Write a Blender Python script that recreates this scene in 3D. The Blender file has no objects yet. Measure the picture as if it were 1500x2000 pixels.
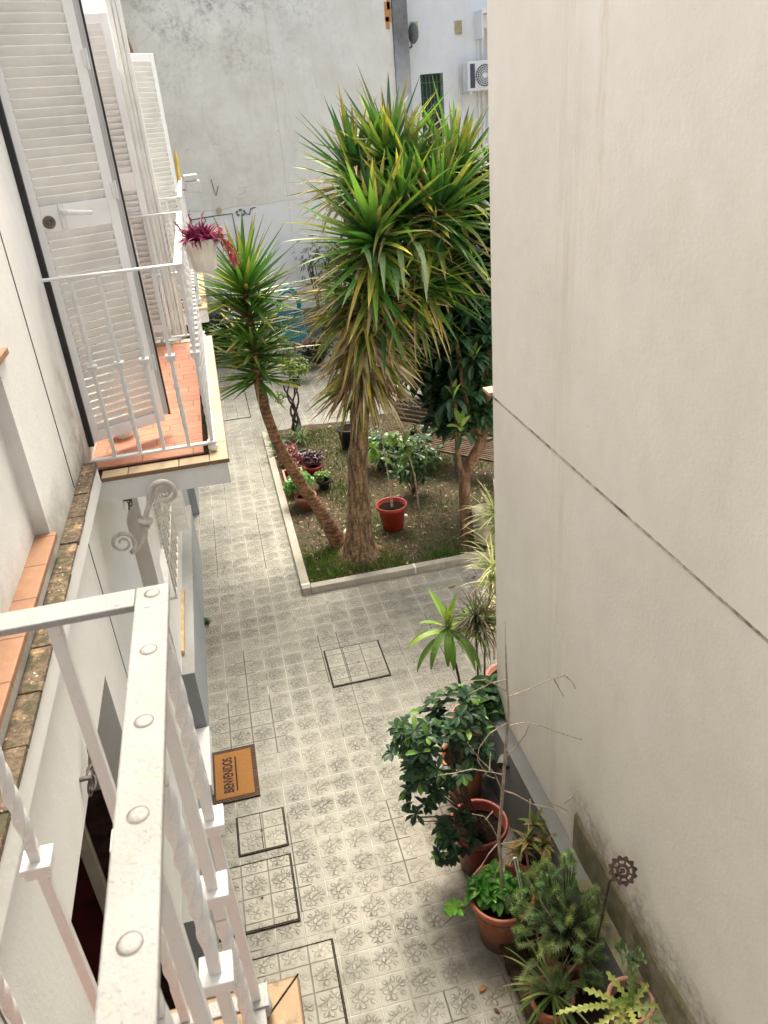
import bpy, math, random
from mathutils import Vector, Matrix, Euler, noise
random.seed(7)
PI = math.pi
C = bpy.context.scene.collection
SC = bpy.context.scene

# ---------------------------------------------------------------- camera
H = 4.93
cam_d = bpy.data.cameras.new('camera'); cam = bpy.data.objects.new('camera', cam_d); C.objects.link(cam)
yaw, pit, rol = math.radians(10.695), math.radians(-27.525), math.radians(-5.092)
fw = Vector((math.sin(yaw)*math.cos(pit), math.cos(yaw)*math.cos(pit), math.sin(pit)))
rt = Vector((math.cos(yaw), -math.sin(yaw), 0)); up = rt.cross(fw)
c_, s_ = math.cos(rol), math.sin(rol)
R_, U_ = c_*rt + s_*up, -s_*rt + c_*up
Mx = Matrix((R_, U_, -fw)).transposed().to_4x4(); Mx.translation = Vector((0, 0, H))
cam.matrix_world = Mx
cam_d.sensor_fit = 'VERTICAL'; cam_d.sensor_height = 24; cam_d.lens = 24*1528/2000
cam_d.clip_start = .05; cam_d.clip_end = 500
cam_d.dof.use_dof = True; cam_d.dof.focus_distance = 6.0; cam_d.dof.aperture_fstop = 8
SC.camera = cam
# ---------------------------------------------------------------- light
SUN_EL, SUN_AZ = 63, 14        # azimuth measured from +Y towards +X
w = bpy.data.worlds.new('World'); SC.world = w; w.use_nodes = True
nt = w.node_tree; nt.nodes.clear()
o_ = nt.nodes.new('ShaderNodeOutputWorld'); b_ = nt.nodes.new('ShaderNodeBackground'); sk = nt.nodes.new('ShaderNodeTexSky')
sk.sky_type = 'NISHITA'; sk.sun_disc = False; sk.sun_elevation = math.radians(SUN_EL); sk.sun_rotation = math.radians(SUN_AZ)
sk.air_density = .8; sk.dust_density = 7; sk.ozone_density = 0
b_.inputs[1].default_value = .15
tn = nt.nodes.new('ShaderNodeVectorMath'); tn.operation = 'MULTIPLY'; tn.inputs[1].default_value = (.985, 1.0, .925)
nt.links.new(sk.outputs[0], tn.inputs[0]); nt.links.new(tn.outputs[0], b_.inputs[0]); nt.links.new(b_.outputs[0], o_.inputs[0])
sd = bpy.data.lights.new('sun', 'SUN'); sun = bpy.data.objects.new('sun', sd); C.objects.link(sun)
sd.energy = .6; sd.angle = math.radians(18); sd.color = (1, .99, .92)
el, az = math.radians(SUN_EL), math.radians(SUN_AZ)
sdir = Vector((math.sin(az)*math.cos(el), math.cos(az)*math.cos(el), math.sin(el)))
sun.rotation_euler = sdir.to_track_quat('Z', 'Y').to_euler()
SC.view_settings.view_transform = 'Standard'; SC.view_settings.look = 'None'
SC.view_settings.exposure = 1.74; SC.view_settings.gamma = 1
SC.render.engine = 'CYCLES'
SC.cycles.max_bounces = 8; SC.cycles.diffuse_bounces = 5; SC.cycles.transparent_max_bounces = 6

# ---------------------------------------------------------------- materials
class NT:
    def __init__(s, name):
        s.m = bpy.data.materials.new(name); s.m.use_nodes = True
        s.t = s.m.node_tree; s.b = s.t.nodes['Principled BSDF']
        s.pos = None
    def n(s, typ, ins=None, **kw):
        nd = s.t.nodes.new('ShaderNode'+typ)
        for k, v in kw.items(): setattr(nd, k, v)
        for k, v in (ins or {}).items():
            if hasattr(v, 'is_linked') or isinstance(v, bpy.types.NodeSocket): s.t.links.new(v, nd.inputs[k])
            else: nd.inputs[k].default_value = v
        return nd
    def P(s):
        if s.pos is None: s.pos = s.n('NewGeometry').outputs['Position']
        return s.pos
    def O(s): return s.n('TexCoord').outputs['Object']
    def noise(s, scale, detail=4, rough=.55, vec=None, sc3=None, dist=0):
        v = vec if vec is not None else s.P()
        if sc3: v = s.n('Mapping', {0: v, 3: sc3}).outputs[0]
        return s.n('TexNoise', {'Vector': v, 'Scale': scale, 'Detail': detail, 'Roughness': rough, 'Distortion': dist}).outputs[0]
    def math(s, op, a, b=0, c=None, clamp=False):
        nd = s.n('Math', {0: a, 1: b}, operation=op); nd.use_clamp = clamp
        if c is not None:
            if isinstance(c, bpy.types.NodeSocket): s.t.links.new(c, nd.inputs[2])
            else: nd.inputs[2].default_value = c
        return nd.outputs[0]
    def ramp(s, f, a, b, lo=0., hi=1.):
        nd = s.n('MapRange', {0: f, 1: a, 2: b, 3: lo, 4: hi}); nd.clamp = True
        return nd.outputs[0]
    def mix(s, f, a, b, mode='MIX'):
        nd = s.t.nodes.new('ShaderNodeMix'); nd.data_type = 'RGBA'; nd.blend_type = mode
        for i, v in ((0, f), (6, a), (7, b)):
            if isinstance(v, bpy.types.NodeSocket): s.t.links.new(v, nd.inputs[i])
            else: nd.inputs[i].default_value = v if i == 0 else (*v, 1)
        return nd.outputs[2]
    def xyz(s, v=None):
        nd = s.n('SeparateXYZ', {0: v if v is not None else s.P()}); return nd.outputs
    def bump(s, h, strength=.3, dist=.01, nrm=None):
        i = {'Height': h, 'Strength': strength, 'Distance': dist}
        if nrm is not None: i['Normal'] = nrm
        return s.n('Bump', i).outputs[0]
    def out(s, col=None, rough=.7, nrm=None, **kw):
        def put(k, v):
            if isinstance(v, bpy.types.NodeSocket): s.t.links.new(v, s.b.inputs[k])
            else: s.b.inputs[k].default_value = (*v, 1) if isinstance(v, tuple) and len(v) == 3 else v
        if col is not None: put('Base Color', col)
        put('Roughness', rough)
        if nrm is not None: put('Normal', nrm)
        for k, v in kw.items(): put(k, v)
        return s.m

def simple(name, col, rough=.6, var=.12, scale=12, bump=.15, metal=0, bscale=None):
    t = NT(name); f = t.noise(scale, 5, .6, vec=t.O())
    dark = tuple(c*(1-var*1.6) for c in col); lite = tuple(min(1, c*(1+var)) for c in col)
    b = t.noise(bscale or scale*6, 3, .6, vec=t.O())
    return t.out(t.mix(t.ramp(f, .3, .7), dark, lite), rough, t.bump(b, bump, .004), Metallic=metal)

def plaster(name, col, stain, k=.35, streak=.35, bump=.35, base=None, warm=None):
    t = NT(name)
    big = t.noise(1.1, 5, .6); mid = t.noise(5, 5, .65); fine = t.noise(120, 3, .7)
    st = t.noise(2.0, 5, .65, sc3=(2.4, 2.4, .6), dist=.5)
    st2 = t.noise(4, 4, .6, sc3=(3, 3, .35), dist=.3)
    c = t.mix(t.ramp(big, .35, .7, 0, k), col, stain)
    c = t.mix(t.ramp(mid, .45, .8, 0, k*.8), c, stain)
    c = t.mix(t.ramp(st, .5, .78, 0, streak), c, warm or stain)
    c = t.mix(t.ramp(st2, .55, .8, 0, streak*.5), c, stain)
    c = t.mix(t.ramp(fine, .2, .8, .0, .10), c, tuple(x*.55 for x in stain))
    if base is not None: c = base(t, c)
    spk = t.ramp(t.noise(22, 2, .5), .80, .83, 0, .45)
    c = t.mix(spk, c, (.22, .19, .15))
    nb = t.bump(t.noise(260, 2, .6), bump*.8, .0025)
    nb = t.bump(t.noise(45, 3, .6), bump*.6, .005, nb)
    return t.out(c, .85, t.bump(t.noise(2.0, 3, .5), bump*.5, .03, nb))

M = {}
def rbase(t, c):      # right wall: streaks of rust at the top, damp and black mould rising from the foot
    x, y, z = t.xyz()
    n1 = t.noise(4.5, 6, .65); n2 = t.noise(16, 5, .7)
    zz = t.math('SUBTRACT', z, t.math('MULTIPLY', n1, .5))
    near = t.ramp(y, 4.3, 2.4)
    damp = t.math('MULTIPLY', t.ramp(zz, 1.15, .75), t.ramp(y, 3.3, 3.0))
    c = t.mix(t.math('MULTIPLY', damp, .4), c, (.22, .17, .11))
    zz2 = t.math('SUBTRACT', z, t.math('MULTIPLY', n2, .28))
    mould = t.math('MULTIPLY', t.math('MULTIPLY', t.ramp(zz2, 1.14, .98), t.ramp(n2, .36, .6)), t.ramp(y, 3.2, 3.0))
    c = t.mix(t.math('MULTIPLY', mould, .5), c, (.09, .07, .045))
    s1 = t.ramp(t.math('ABSOLUTE', t.math('SUBTRACT', y, t.math('ADD', 3.10, t.math('MULTIPLY', t.noise(7, 4, .6), .12)))), .055, .0)
    s1 = t.math('MULTIPLY', s1, t.ramp(z, 4.1, 5.3))
    s1 = t.math('MULTIPLY', s1, t.ramp(t.noise(3, 4, .7, sc3=(9, 9, 1.2)), .38, .7))
    c = t.mix(t.math('MULTIPLY', s1, .75), c, (.50, .36, .20))
    s2 = t.ramp(t.math('ABSOLUTE', t.math('SUBTRACT', y, 3.45)), .22, .0)
    s2 = t.math('MULTIPLY', s2, t.ramp(t.noise(3, 4, .7, sc3=(7, 7, .5)), .4, .8))
    return t.mix(t.math('MULTIPLY', s2, .4), c, (.46, .38, .28))
M['rwall'] = plaster('cream_render', (.84, .80, .745), (.70, .665, .605), .6, .13, .42, rbase, (.56, .47, .34))
def lbase(t, c):     # green-grey grime where the wall meets the coping and the balcony slabs
    x, y, z = t.xyz(); n = t.noise(7, 6, .7); n2 = t.noise(2.3, 5, .7)
    g = t.math('MULTIPLY', t.ramp(t.math('SUBTRACT', z, t.math('MULTIPLY', n, .35)), 3.42, 3.22), t.ramp(n2, .3, .6, .3, 1))
    c = t.mix(t.math('MULTIPLY', g, .7), c, (.20, .19, .14))
    g2 = t.math('MULTIPLY', t.ramp(t.math('ABSOLUTE', t.math('SUBTRACT', y, 4.1)), .35, .0), t.ramp(z, 4.1, 3.4)); g2 = t.math('MULTIPLY', g2, t.ramp(n, .42, .62))
    return t.mix(t.math('MULTIPLY', g2, .75), c, (.17, .16, .12))
M['lwall'] = plaster('white_render', (.82, .82, .80), (.66, .65, .61), .5, .28, .6, lbase)
M['lwall_low'] = plaster('white_render_low', (.82, .825, .81), (.68, .67, .63), .5, .28, .5)
def bbase(t, c):
    x, y, z = t.xyz()
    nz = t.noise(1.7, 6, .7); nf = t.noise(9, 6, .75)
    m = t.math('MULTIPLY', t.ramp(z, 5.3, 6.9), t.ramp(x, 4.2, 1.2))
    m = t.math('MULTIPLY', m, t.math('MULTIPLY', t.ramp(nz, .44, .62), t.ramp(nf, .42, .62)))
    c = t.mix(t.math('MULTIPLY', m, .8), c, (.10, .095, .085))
    m2 = t.math('MULTIPLY', t.ramp(t.noise(.7, 4, .6), .5, .7), .35)
    c = t.mix(m2, c, (.45, .36, .27))
    # hairline cracks
    cr = t.noise(.55, 5, .6, dist=1.2)
    cr = t.ramp(t.math('ABSOLUTE', t.math('SUBTRACT', cr, .5)), .0035, .0)
    c = t.mix(t.math('MULTIPLY', cr, .3), c, (.33, .26, .19))
    # limewashed lower band, uneven upper edge
    e = t.math('ADD', z, t.math('MULTIPLY', t.math('SUBTRACT', t.noise(1.3, 4, .6), .5), .16))
    low = t.math('MULTIPLY', t.ramp(e, 3.16, 3.06), t.ramp(t.noise(2.2, 5, .7), .25, .55, .55, 1))
    c = t.mix(low, c, t.mix(t.ramp(nz, .3, .7), (.76, .745, .71), (.83, .82, .79)))
    line = t.ramp(t.math('ABSOLUTE', t.math('SUBTRACT', e, 3.13)), .02, .0)
    c = t.mix(t.math('MULTIPLY', line, .35), c, (.30, .25, .2))
    # patched vertical seam
    sm = t.math('MULTIPLY', t.ramp(t.math('ABSOLUTE', t.math('SUBTRACT', t.math('ADD', x, t.math('MULTIPLY', nf, .05)), 2.05)), .02, 0), .3)
    c = t.mix(sm, c, (.42, .34, .27))
    side = t.ramp(x, 2.05, 2.09, 0, .22)
    return t.mix(side, c, (.78, .75, .69))
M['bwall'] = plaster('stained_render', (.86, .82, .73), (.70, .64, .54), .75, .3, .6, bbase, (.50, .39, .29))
M['bwall2'] = plaster('white_back_render', (.80, .79, .765), (.60, .59, .57), .3, .3, .3)
def stripb(t, c):
    x, y, z = t.xyz(); return t.mix(t.math('MULTIPLY', t.ramp(t.math('ADD', z, t.math('MULTIPLY', t.noise(3, 5, .7), 1.2)), 6.9, 5.3), .8), c, (.58, .58, .57))
M['strip'] = plaster('grey_pilaster', (.27, .26, .25), (.10, .095, .09), .9, .6, .6, stripb)
M['plinth'] = plaster('grey_plinth', (.17, .18, .175), (.12, .125, .12), .4, .3, .25)
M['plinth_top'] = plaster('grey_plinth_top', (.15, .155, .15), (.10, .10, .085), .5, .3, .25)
M['plinth_tl'] = plaster('blue_grey_plinth_top', (.42, .43, .42), (.30, .29, .26), .5, .3, .25)
M['plinth_l'] = plaster('blue_grey_plinth', (.34, .365, .38), (.24, .27, .28), .4, .2, .25)
def moss(t, c):
    return t.mix(t.ramp(t.noise(7, 5, .7), .4, .62), c, (.11, .105, .05))
M['ledge'] = plaster('mossy_render', (.30, .26, .19), (.07, .058, .038), .9, .9, .8, moss)
t = NT('mossy_coping')
n1 = t.noise(9, 6, .7); n2 = t.noise(38, 4, .7)
c = t.mix(t.ramp(n2, .35, .7), (.07, .052, .035), (.25, .18, .12))
c = t.mix(t.ramp(n1, .55, .68), c, (.55, .37, .2)); c = t.mix(t.ramp(t.noise(60, 2, .5), .66, .72), c, (.6, .56, .48))
c = t.mix(t.ramp(t.noise(14, 4, .6), .5, .62, 0, .8), c, (.07, .07, .035))
M['coping'] = t.out(c, .95, t.bump(n2, .9, .012))
# white paint with chips and rust
t = NT('white_paint')
g = t.noise(90, 4, .7, vec=t.O()); c = t.mix(t.ramp(t.noise(9, 4, .6, vec=t.O()), .3, .8, 0, .5), (.70, .70, .69), (.60, .595, .58))
c = t.mix(t.ramp(g, .6, .72, 0, .4), c, (.42, .40, .38)); c = t.mix(t.ramp(t.noise(55, 3, .6, vec=t.O()), .71, .76), c, (.50, .30, .16))
M['paint'] = t.out(c, .42, t.bump(t.noise(70, 4, .65, vec=t.O()), .35, .0025))
t = NT('worn_white_paint')
nx, ny, nz = t.xyz(t.n('NewGeometry').outputs['Normal'])
g = t.noise(48, 5, .75, vec=t.O()); c = t.mix(t.ramp(t.noise(7, 5, .65, vec=t.O()), .35, .7), (.33, .33, .325), (.27, .268, .26))
dirt = t.math('MULTIPLY', t.ramp(g, .50, .66), t.ramp(t.noise(8, 4, .6, vec=t.O()), .40, .66))
c = t.mix(t.math('MULTIPLY', dirt, .65), c, (.36, .34, .31))
c = t.mix(t.math('MULTIPLY', t.ramp(t.noise(85, 3, .6, vec=t.O()), .62, .67), .75), c, (.28, .26, .23))
c = t.mix(t.math('MULTIPLY', t.ramp(t.noise(26, 4, .7, vec=t.O()), .66, .73), .8), c, (.56, .33, .17))
sp = t.math('MULTIPLY', t.ramp(t.noise(210, 3, .6, vec=t.O()), .56, .64), t.ramp(t.noise(16, 4, .65, vec=t.O()), .42, .62)); c = t.mix(t.math('MULTIPLY', sp, .6), c, (.13, .125, .115))
M['rail'] = t.out(c, .6, t.bump(g, .5, .0035))
M['shutter'] = simple('white_shutter_metal', (.84, .84, .83), .38, .05, 3, .03)
M['shutter2'] = simple('white_shutter_slat', (.82, .82, .80), .42, .07, 5, .03)
M['edgegrey'] = simple('edge_grey', (.50, .50, .49), .35, .1, 4, .03)
M['seal'] = simple('black_rubber', (.02, .02, .02), .6, .2)
M['steel'] = simple('grey_metal', (.34, .34, .34), .35, .2, 8, .1, .6)
M['lock'] = simple('old_bronze', (.20, .17, .14), .4, .3, 20, .2, .8)
M['iron'] = simple('rusty_iron', (.06, .028, .02), .8, .5, 30, .6)
M['iron_dark'] = simple('dark_iron', (.13, .115, .10), .7, .5, 30, .6)
M['iron_white'] = simple('cream_painted_iron', (.60, .57, .52), .55, .2, 18, .3)
def tiles(name, a, b, px, py, grout, ox=0, oy=0, gw=.03, rough=.6, brick=False, k=1):
    t = NT(name); x, y, z = t.xyz()
    v = t.math('DIVIDE', t.math('SUBTRACT', y, oy), py); vf = t.math('FRACT', v); row = t.math('FLOOR', v)
    u = t.math('DIVIDE', t.math('SUBTRACT', x, ox), px)
    if brick: u = t.math('ADD', u, t.math('MULTIPLY', row, .37))
    uf = t.math('FRACT', u); colm = t.math('FLOOR', u)
    eu = t.math('MULTIPLY', t.math('MINIMUM', uf, t.math('SUBTRACT', 1, uf)), px); ev = t.math('MULTIPLY', t.math('MINIMUM', vf, t.math('SUBTRACT', 1, vf)), py)
    e = t.math('MINIMUM', eu, ev)
    wn = t.n('TexWhiteNoise', {0: t.n('CombineXYZ', {0: colm, 1: row}).outputs[0]}).outputs[0]
    c = t.mix(wn, a, b); c = t.mix(t.ramp(t.noise(14, 5, .7), .4, .75, 0, .55*k), c, tuple(q*.6 for q in a))
    c = t.mix(t.ramp(t.noise(35, 3, .6), .6, .75, 0, .35), c, tuple(min(1, q*1.5) for q in b))
    if k > 1: c = t.mix(t.ramp(t.noise(9, 6, .75), .5, .62, 0, .8), c, (.06, .05, .03))
    g = t.ramp(e, gw*.5, gw*.8)
    c = t.mix(g, grout, c)
    return t.out(c, rough, t.bump(g, .5, .004, t.bump(t.noise(60, 3, .6), .2, .003)))
M['terracotta'] = tiles('terracotta_floor_tile', (.44, .18, .105), (.53, .25, .15), .28, .105, (.25, .12, .08), ox=-.82, oy=4.2, gw=.006, brick=True)
M['nosing'] = tiles('cream_edge_tile', (.50, .38, .23), (.57, .45, .29), .27, .27, (.20, .12, .07), ox=-.07, oy=4.06, gw=.006, k=.5)
M['nosing1'] = tiles('stained_edge_tile', (.32, .20, .10), (.36, .24, .13), .31, .31, (.13, .08, .05), ox=-.078, oy=1.13, gw=.006, k=1.2)
M['sill'] = tiles('orange_sill_tile', (.32, .165, .09), (.37, .20, .115), 5, .24, (.16, .08, .05), ox=-3, oy=3.05, gw=.006, k=.8)
M['blackdirt'] = simple('black_dirt', (.025, .022, .016), .95, .5, 30, .8)
M['joint_dark'] = simple('dark_joint', (.12, .11, .10), .9, .3)
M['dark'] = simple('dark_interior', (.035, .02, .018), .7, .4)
M['darkred'] = simple('dark_red_floor', (.07, .012, .012), .35, .4, 4)
M['tanwall'] = simple('tan_reveal', (.44, .39, .33), .85, .15, 3, .2)
M['greywall'] = simple('taupe_interior_wall', (.30, .275, .25), .85, .1, 3, .1)
M['wood'] = simple('brown_wood', (.27, .13, .075), .55, .3, 9, .3)
M['palewood'] = simple('pale_wood', (.56, .40, .22), .6, .2, 12, .2)
M['marble'] = simple('white_marble', (.80, .80, .79), .3, .06, 6, .03)
t = NT('window_glass'); M['glass'] = t.out((.06, .07, .075), .08, None)
M['whiteplastic'] = simple('white_plastic', (.74, .74, .71), .4, .06, 6, .03)
M['acwhite'] = simple('ac_casing', (.72, .72, .68), .45, .06, 4, .03)
M['acdark'] = simple('ac_grille_dark', (.05, .065, .08), .5, .3, 8)
M['yellow'] = simple('yellow_pole', (.72, .50, .10), .5, .15, 6)
M['vent'] = simple('yellowed_vent', (.50, .42, .24), .6, .2, 12)
M['canopy'] = simple('brown_canopy', (.34, .20, .11), .8, .4, 14, .5)
# pots
M['pot_terra'] = simple('terracotta_pot', (.36, .115, .055), .7, .5, 5, .25)
M['pot_red'] = simple('dark_red_pot', (.23, .04, .026), .5, .5, 5, .1)
M['pot_bright'] = simple('brick_red_plastic_pot', (.32, .035, .022), .42, .2, 7, .06)
M['pot_pink'] = simple('pink_clay_pot', (.55, .25, .17), .7, .25, 7, .2)
M['pot_orange'] = simple('orange_pot', (.52, .21, .09), .6, .25, 7, .15)
M['pot_white'] = simple('cream_pot', (.80, .76, .66), .55, .12, 7, .08)
M['pot_stone'] = simple('cream_stone_pot', (.52, .47, .36), .8, .25, 9, .3)
M['pot_black'] = simple('black_pot', (.02, .022, .025), .4, .3, 7, .1)
M['soil'] = simple('potting_soil', (.018, .013, .009), .95, .6, 40, .9)
def potm(name, col, rough=.65, bloom=.35):
    t = NT(name); n = t.noise(6, 6, .7); n2 = t.noise(30, 5, .7); z = t.xyz()[2]
    c = t.mix(t.ramp(n, .3, .7), tuple(q*.7 for q in col), tuple(min(1, q*1.15) for q in col))
    c = t.mix(t.ramp(t.noise(4, 6, .75, sc3=(1, 1, 2.5)), .5, .7, 0, bloom), c, (.52, .42, .33))
    g = t.math('MULTIPLY', t.ramp(t.math('SUBTRACT', z, t.math('MULTIPLY', n, .25)), .10, -.06), .7)
    c = t.mix(g, c, (.07, .055, .04)); c = t.mix(t.ramp(n2, .62, .72, 0, .5), c, (.10, .075, .055))
    return t.out(c, rough, t.bump(n2, .3, .002))
M['pot_terra'] = potm('terracotta_pot', (.40, .125, .06)); M['pot_red'] = potm('dark_red_pot', (.26, .045, .03), .5, .2)
M['pot_orange'] = potm('orange_pot', (.50, .21, .10)); M['pot_pink'] = potm('pink_clay_pot', (.52, .25, .17))
# barks
def bark(name, a, b, sc3, scale, disp=.03):
    t = NT(name); f = t.noise(scale, 6, .7, vec=t.O(), sc3=sc3); g = t.noise(30, 4, .7, vec=t.O())
    c = t.mix(t.ramp(f, .42, .58), a, b); c = t.mix(t.ramp(g, .48, .64, 0, .7), c, tuple(x*.45 for x in a))
    return t.out(c, .9, t.bump(f, 1, disp, t.bump(g, .6, .01)))
M['bark'] = bark('yucca_bark', (.085, .052, .027), (.31, .20, .105), (3.2, 3.2, .55), 9)
M['bark2'] = bark('ringed_yucca_bark', (.13, .062, .03), (.40, .215, .11), (.8, .8, 3.5), 10)
M['bark3'] = bark('loquat_bark', (.12, .068, .036), (.27, .16, .09), (2, 2, .6), 7, .008)
M['twig'] = simple('pale_twig', (.42, .33, .25), .8, .3, 15, .3)
M['stem_olive'] = simple('olive_stem', (.07, .085, .035), .8, .3, 15, .3)
M['stem_dark'] = simple('dark_stem', (.09, .05, .035), .8, .3, 15, .3)
def leafm(name, rough=.42, trans=.18, spec=.5):
    t = NT(name); a = t.n('VertexColor', layer_name='Col').outputs[0]
    n = t.noise(7, 4, .6, vec=t.O())
    c = t.mix(t.ramp(n, .3, .7), a, t.mix(1, a, (1.35, 1.3, 1.15), 'MULTIPLY'))
    t.out(c, rough, None); t.b.inputs['Specular IOR Level'].default_value = spec
    tr = t.n('BsdfTranslucent', {0: t.mix(1, c, (1.5, 1.6, .8), 'MULTIPLY')}); mx = t.n('MixShader', {0: trans, 1: t.b.outputs[0], 2: tr.outputs[0]})
    t.t.links.new(mx.outputs[0], t.t.nodes['Material Output'].inputs[0]); return t.m
M['leaf'] = leafm('leaf', .36, .2, .5); M['leaf_gloss'] = leafm('glossy_leaf', .42, .1, .3); M['leaf_dry'] = leafm('dry_leaf', .7, .15, .2)
# soil of the bed
t = NT('garden_soil'); n1 = t.noise(1.6, 6, .7); n2 = t.noise(26, 6, .8); n3 = t.noise(70, 3, .7)
c = t.mix(t.ramp(n2, .36, .66), (.055, .036, .020), (.15, .105, .062)); c = t.mix(t.ramp(n1, .42, .6, 0, .65), c, (.055, .065, .022))
c = t.mix(t.ramp(n3, .69, .74), c, (.33, .29, .22))
M['bed'] = t.out(c, .95, t.bump(n2, 1, .04, t.bump(n3, .8, .012)))
t = NT('kerb_concrete'); n1 = t.noise(3, 5, .6); n2 = t.noise(60, 4, .7)
c = t.mix(t.ramp(n1, .3, .7), (.30, .28, .23), (.42, .40, .34)); c = t.mix(t.ramp(n2, .5, .7, 0, .5), c, (.18, .165, .13)); c = t.mix(t.ramp(t.noise(6, 6, .75), .5, .68, 0, .7), c, (.17, .155, .12))
M['kerb'] = t.out(c, .9, t.bump(n2, .5, .005))
M['kerb_joint'] = simple('white_mortar', (.62, .60, .55), .9, .15, 20, .5)

# embossed pavement tile (cement tile with raised flower-and-stem relief)
def tile_mat(name, base, dark, light, joint):
    t = NT(name); p = .1965; x, y, z = t.xyz()
    u = t.math('DIVIDE', t.math('SUBTRACT', x, .254), p); v = t.math('DIVIDE', t.math('SUBTRACT', y, 7.59), p)
    uf = t.math('FRACT', u); vf = t.math('FRACT', v)
    cell = t.n('CombineXYZ', {0: t.math('FLOOR', u), 1: t.math('FLOOR', v)}).outputs[0]
    wn = t.n('TexWhiteNoise', {0: cell}); r1 = wn.outputs[0]
    uv = t.n('CombineXYZ', {0: uf, 1: vf}).outputs[0]
    wob = t.n('TexNoise', {'Vector': uv, 'Scale': 5, 'Detail': 2}).outputs['Color']
    uv = t.n('VectorMath', {0: uv, 1: t.n('VectorMath', {0: wob, 1: (.07, .07, .07)}, operation='MULTIPLY').outputs[0]}, operation='ADD').outputs[0]
    d = None; fill = None
    E = []
    for k in range(5):
        a = math.radians(80+72*k); E.append((.38+.165*math.cos(a), .36+.165*math.sin(a), .105, .066, a))
    for k, (cx, cy, a) in enumerate(((.72, .74, 50), (.52, .80, 100), (.80, .54, 0), (.24, .76, 140), (.78, .26, -50))):
        E.append((cx, cy, .095, .052, math.radians(a)))
    for cx, cy, a, b, r in E:
        m = t.n('Mapping', {0: uv, 1: (cx+.035, cy+.035, 0), 2: (0, 0, r), 3: (a, b, 1)}, vector_type='TEXTURE').outputs[0]
        L = t.n('VectorMath', {0: m}, operation='LENGTH').outputs['Value']
        e = t.math('MULTIPLY', t.math('SUBTRACT', L, 1), b)
        d = e if d is None else t.math('MINIMUM', d, e)
    # stems: two arcs
    for cx, cy, r in ((.98, .06, .62), (.10, 1.10, .50)):
        L = t.n('VectorMath', {0: uv, 1: (cx, cy, 0)}, operation='DISTANCE').outputs['Value']
        e = t.math('SUBTRACT', t.math('ABSOLUTE', t.math('SUBTRACT', L, r)), .012)
        d = t.math('MINIMUM', d, e)
    cen = t.n('VectorMath', {0: uv, 1: (.52, .53, 0)}, operation='DISTANCE').outputs['Value']
    inside = t.ramp(cen, .47, .38)
    line = t.ramp(t.math('ABSOLUTE', t.math('SUBTRACT', d, .008)), .022, .004)
    hollow = t.math('MULTIPLY', t.ramp(d, .0, .012), t.ramp(d, .075, .03))
    groove = t.math('MULTIPLY', t.math('MAXIMUM', line, t.math('MULTIPLY', hollow, .55)), inside)
    raised = t.ramp(d, .012, -.02)
    wear = t.math('MULTIPLY', t.ramp(t.noise(1.7, 5, .65), .34, .62, .35, 1), t.ramp(t.noise(26, 3, .6), .3, .6, .25, 1))
    wear = t.math('MULTIPLY', wear, t.ramp(r1, 0, 1, .7, 1))
    eu = t.math('MINIMUM', uf, t.math('SUBTRACT', 1, uf)); ev = t.math('MINIMUM', vf, t.math('SUBTRACT', 1, vf))
    e = t.math('MINIMUM', eu, ev)
    jn = t.ramp(e, .012, .030)
    n1 = t.noise(.9, 5, .65); n2 = t.noise(5, 6, .7); n3 = t.noise(45, 4, .7)
    c = t.mix(t.math('POWER', r1, 1.5), base, tuple(q*.80 for q in base))
    c = t.mix(t.ramp(t.noise(.6, 5, .65), .42, .6, 0, .6), c, tuple(q*.66 for q in base))
    c = t.mix(t.ramp(t.noise(2.6, 6, .75, dist=.8), .56, .7, 0, .45), c, tuple(q*.6 for q in dark))
    c = t.mix(t.ramp(n1, .38, .66, 0, .55), c, light)
    c = t.mix(t.ramp(n2, .48, .75, 0, .55), c, dark)
    c = t.mix(t.ramp(n3, .5, .75, 0, .35), c, tuple(q*.7 for q in dark))
    c = t.mix(t.math('MULTIPLY', groove, t.math('MULTIPLY', wear, .52)), c, tuple(q*.55 for q in dark))
    jr = t.n('TexWhiteNoise', {0: t.n('CombineXYZ', {0: t.math('FLOOR', t.math('ADD', u, .5)), 1: t.math('FLOOR', t.math('MULTIPLY', v, .25))}).outputs[0]}).outputs[0]
    jc = t.mix(t.ramp(jr, .62, .8), joint, tuple(q*.5 for q in dark))
    c = t.mix(jn, t.mix(t.ramp(t.noise(5, 4, .6), .52, .66, 0, .8), jc, tuple(q*.6 for q in dark)), c)
    # brown grime near the pots and along the foot of the right wall
    gr = t.math('MULTIPLY', t.ramp(t.math('ADD', x, t.math('MULTIPLY', n2, .7)), 1.0, 1.45), t.ramp(y, 5.0, 3.9))
    c = t.mix(t.math('MULTIPLY', gr, .6), c, (.13, .10, .065))
    h = t.math('ADD', t.math('MULTIPLY', groove, -.8), t.math('MULTIPLY', raised, .5)); h = t.math('MULTIPLY', h, wear)
    nb = t.bump(h, 1, .009); nb = t.bump(jn, .8, .005, nb); nb = t.bump(n3, .35, .003, nb)
    return t.out(c, t.ramp(n2, .3, .7, .5, .75), nb)
M['paving'] = tile_mat('embossed_cement_tile', (.285, .275, .232), (.15, .144, .118), (.36, .35, .295), (.40, .39, .335))
M['cover'] = tile_mat('embossed_cement_tile_cover', (.34, .33, .275), (.175, .165, .135), (.40, .385, .325), (.16, .15, .125))
t = NT('coir_mat'); n2 = t.noise(180, 3, .8)
M['coir'] = t.out(t.mix(t.ramp(n2, .3, .7), (.20, .085, .02), (.38, .18, .05)), .95, t.bump(n2, .9, .006))
x, y, z = None, None, None
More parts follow.
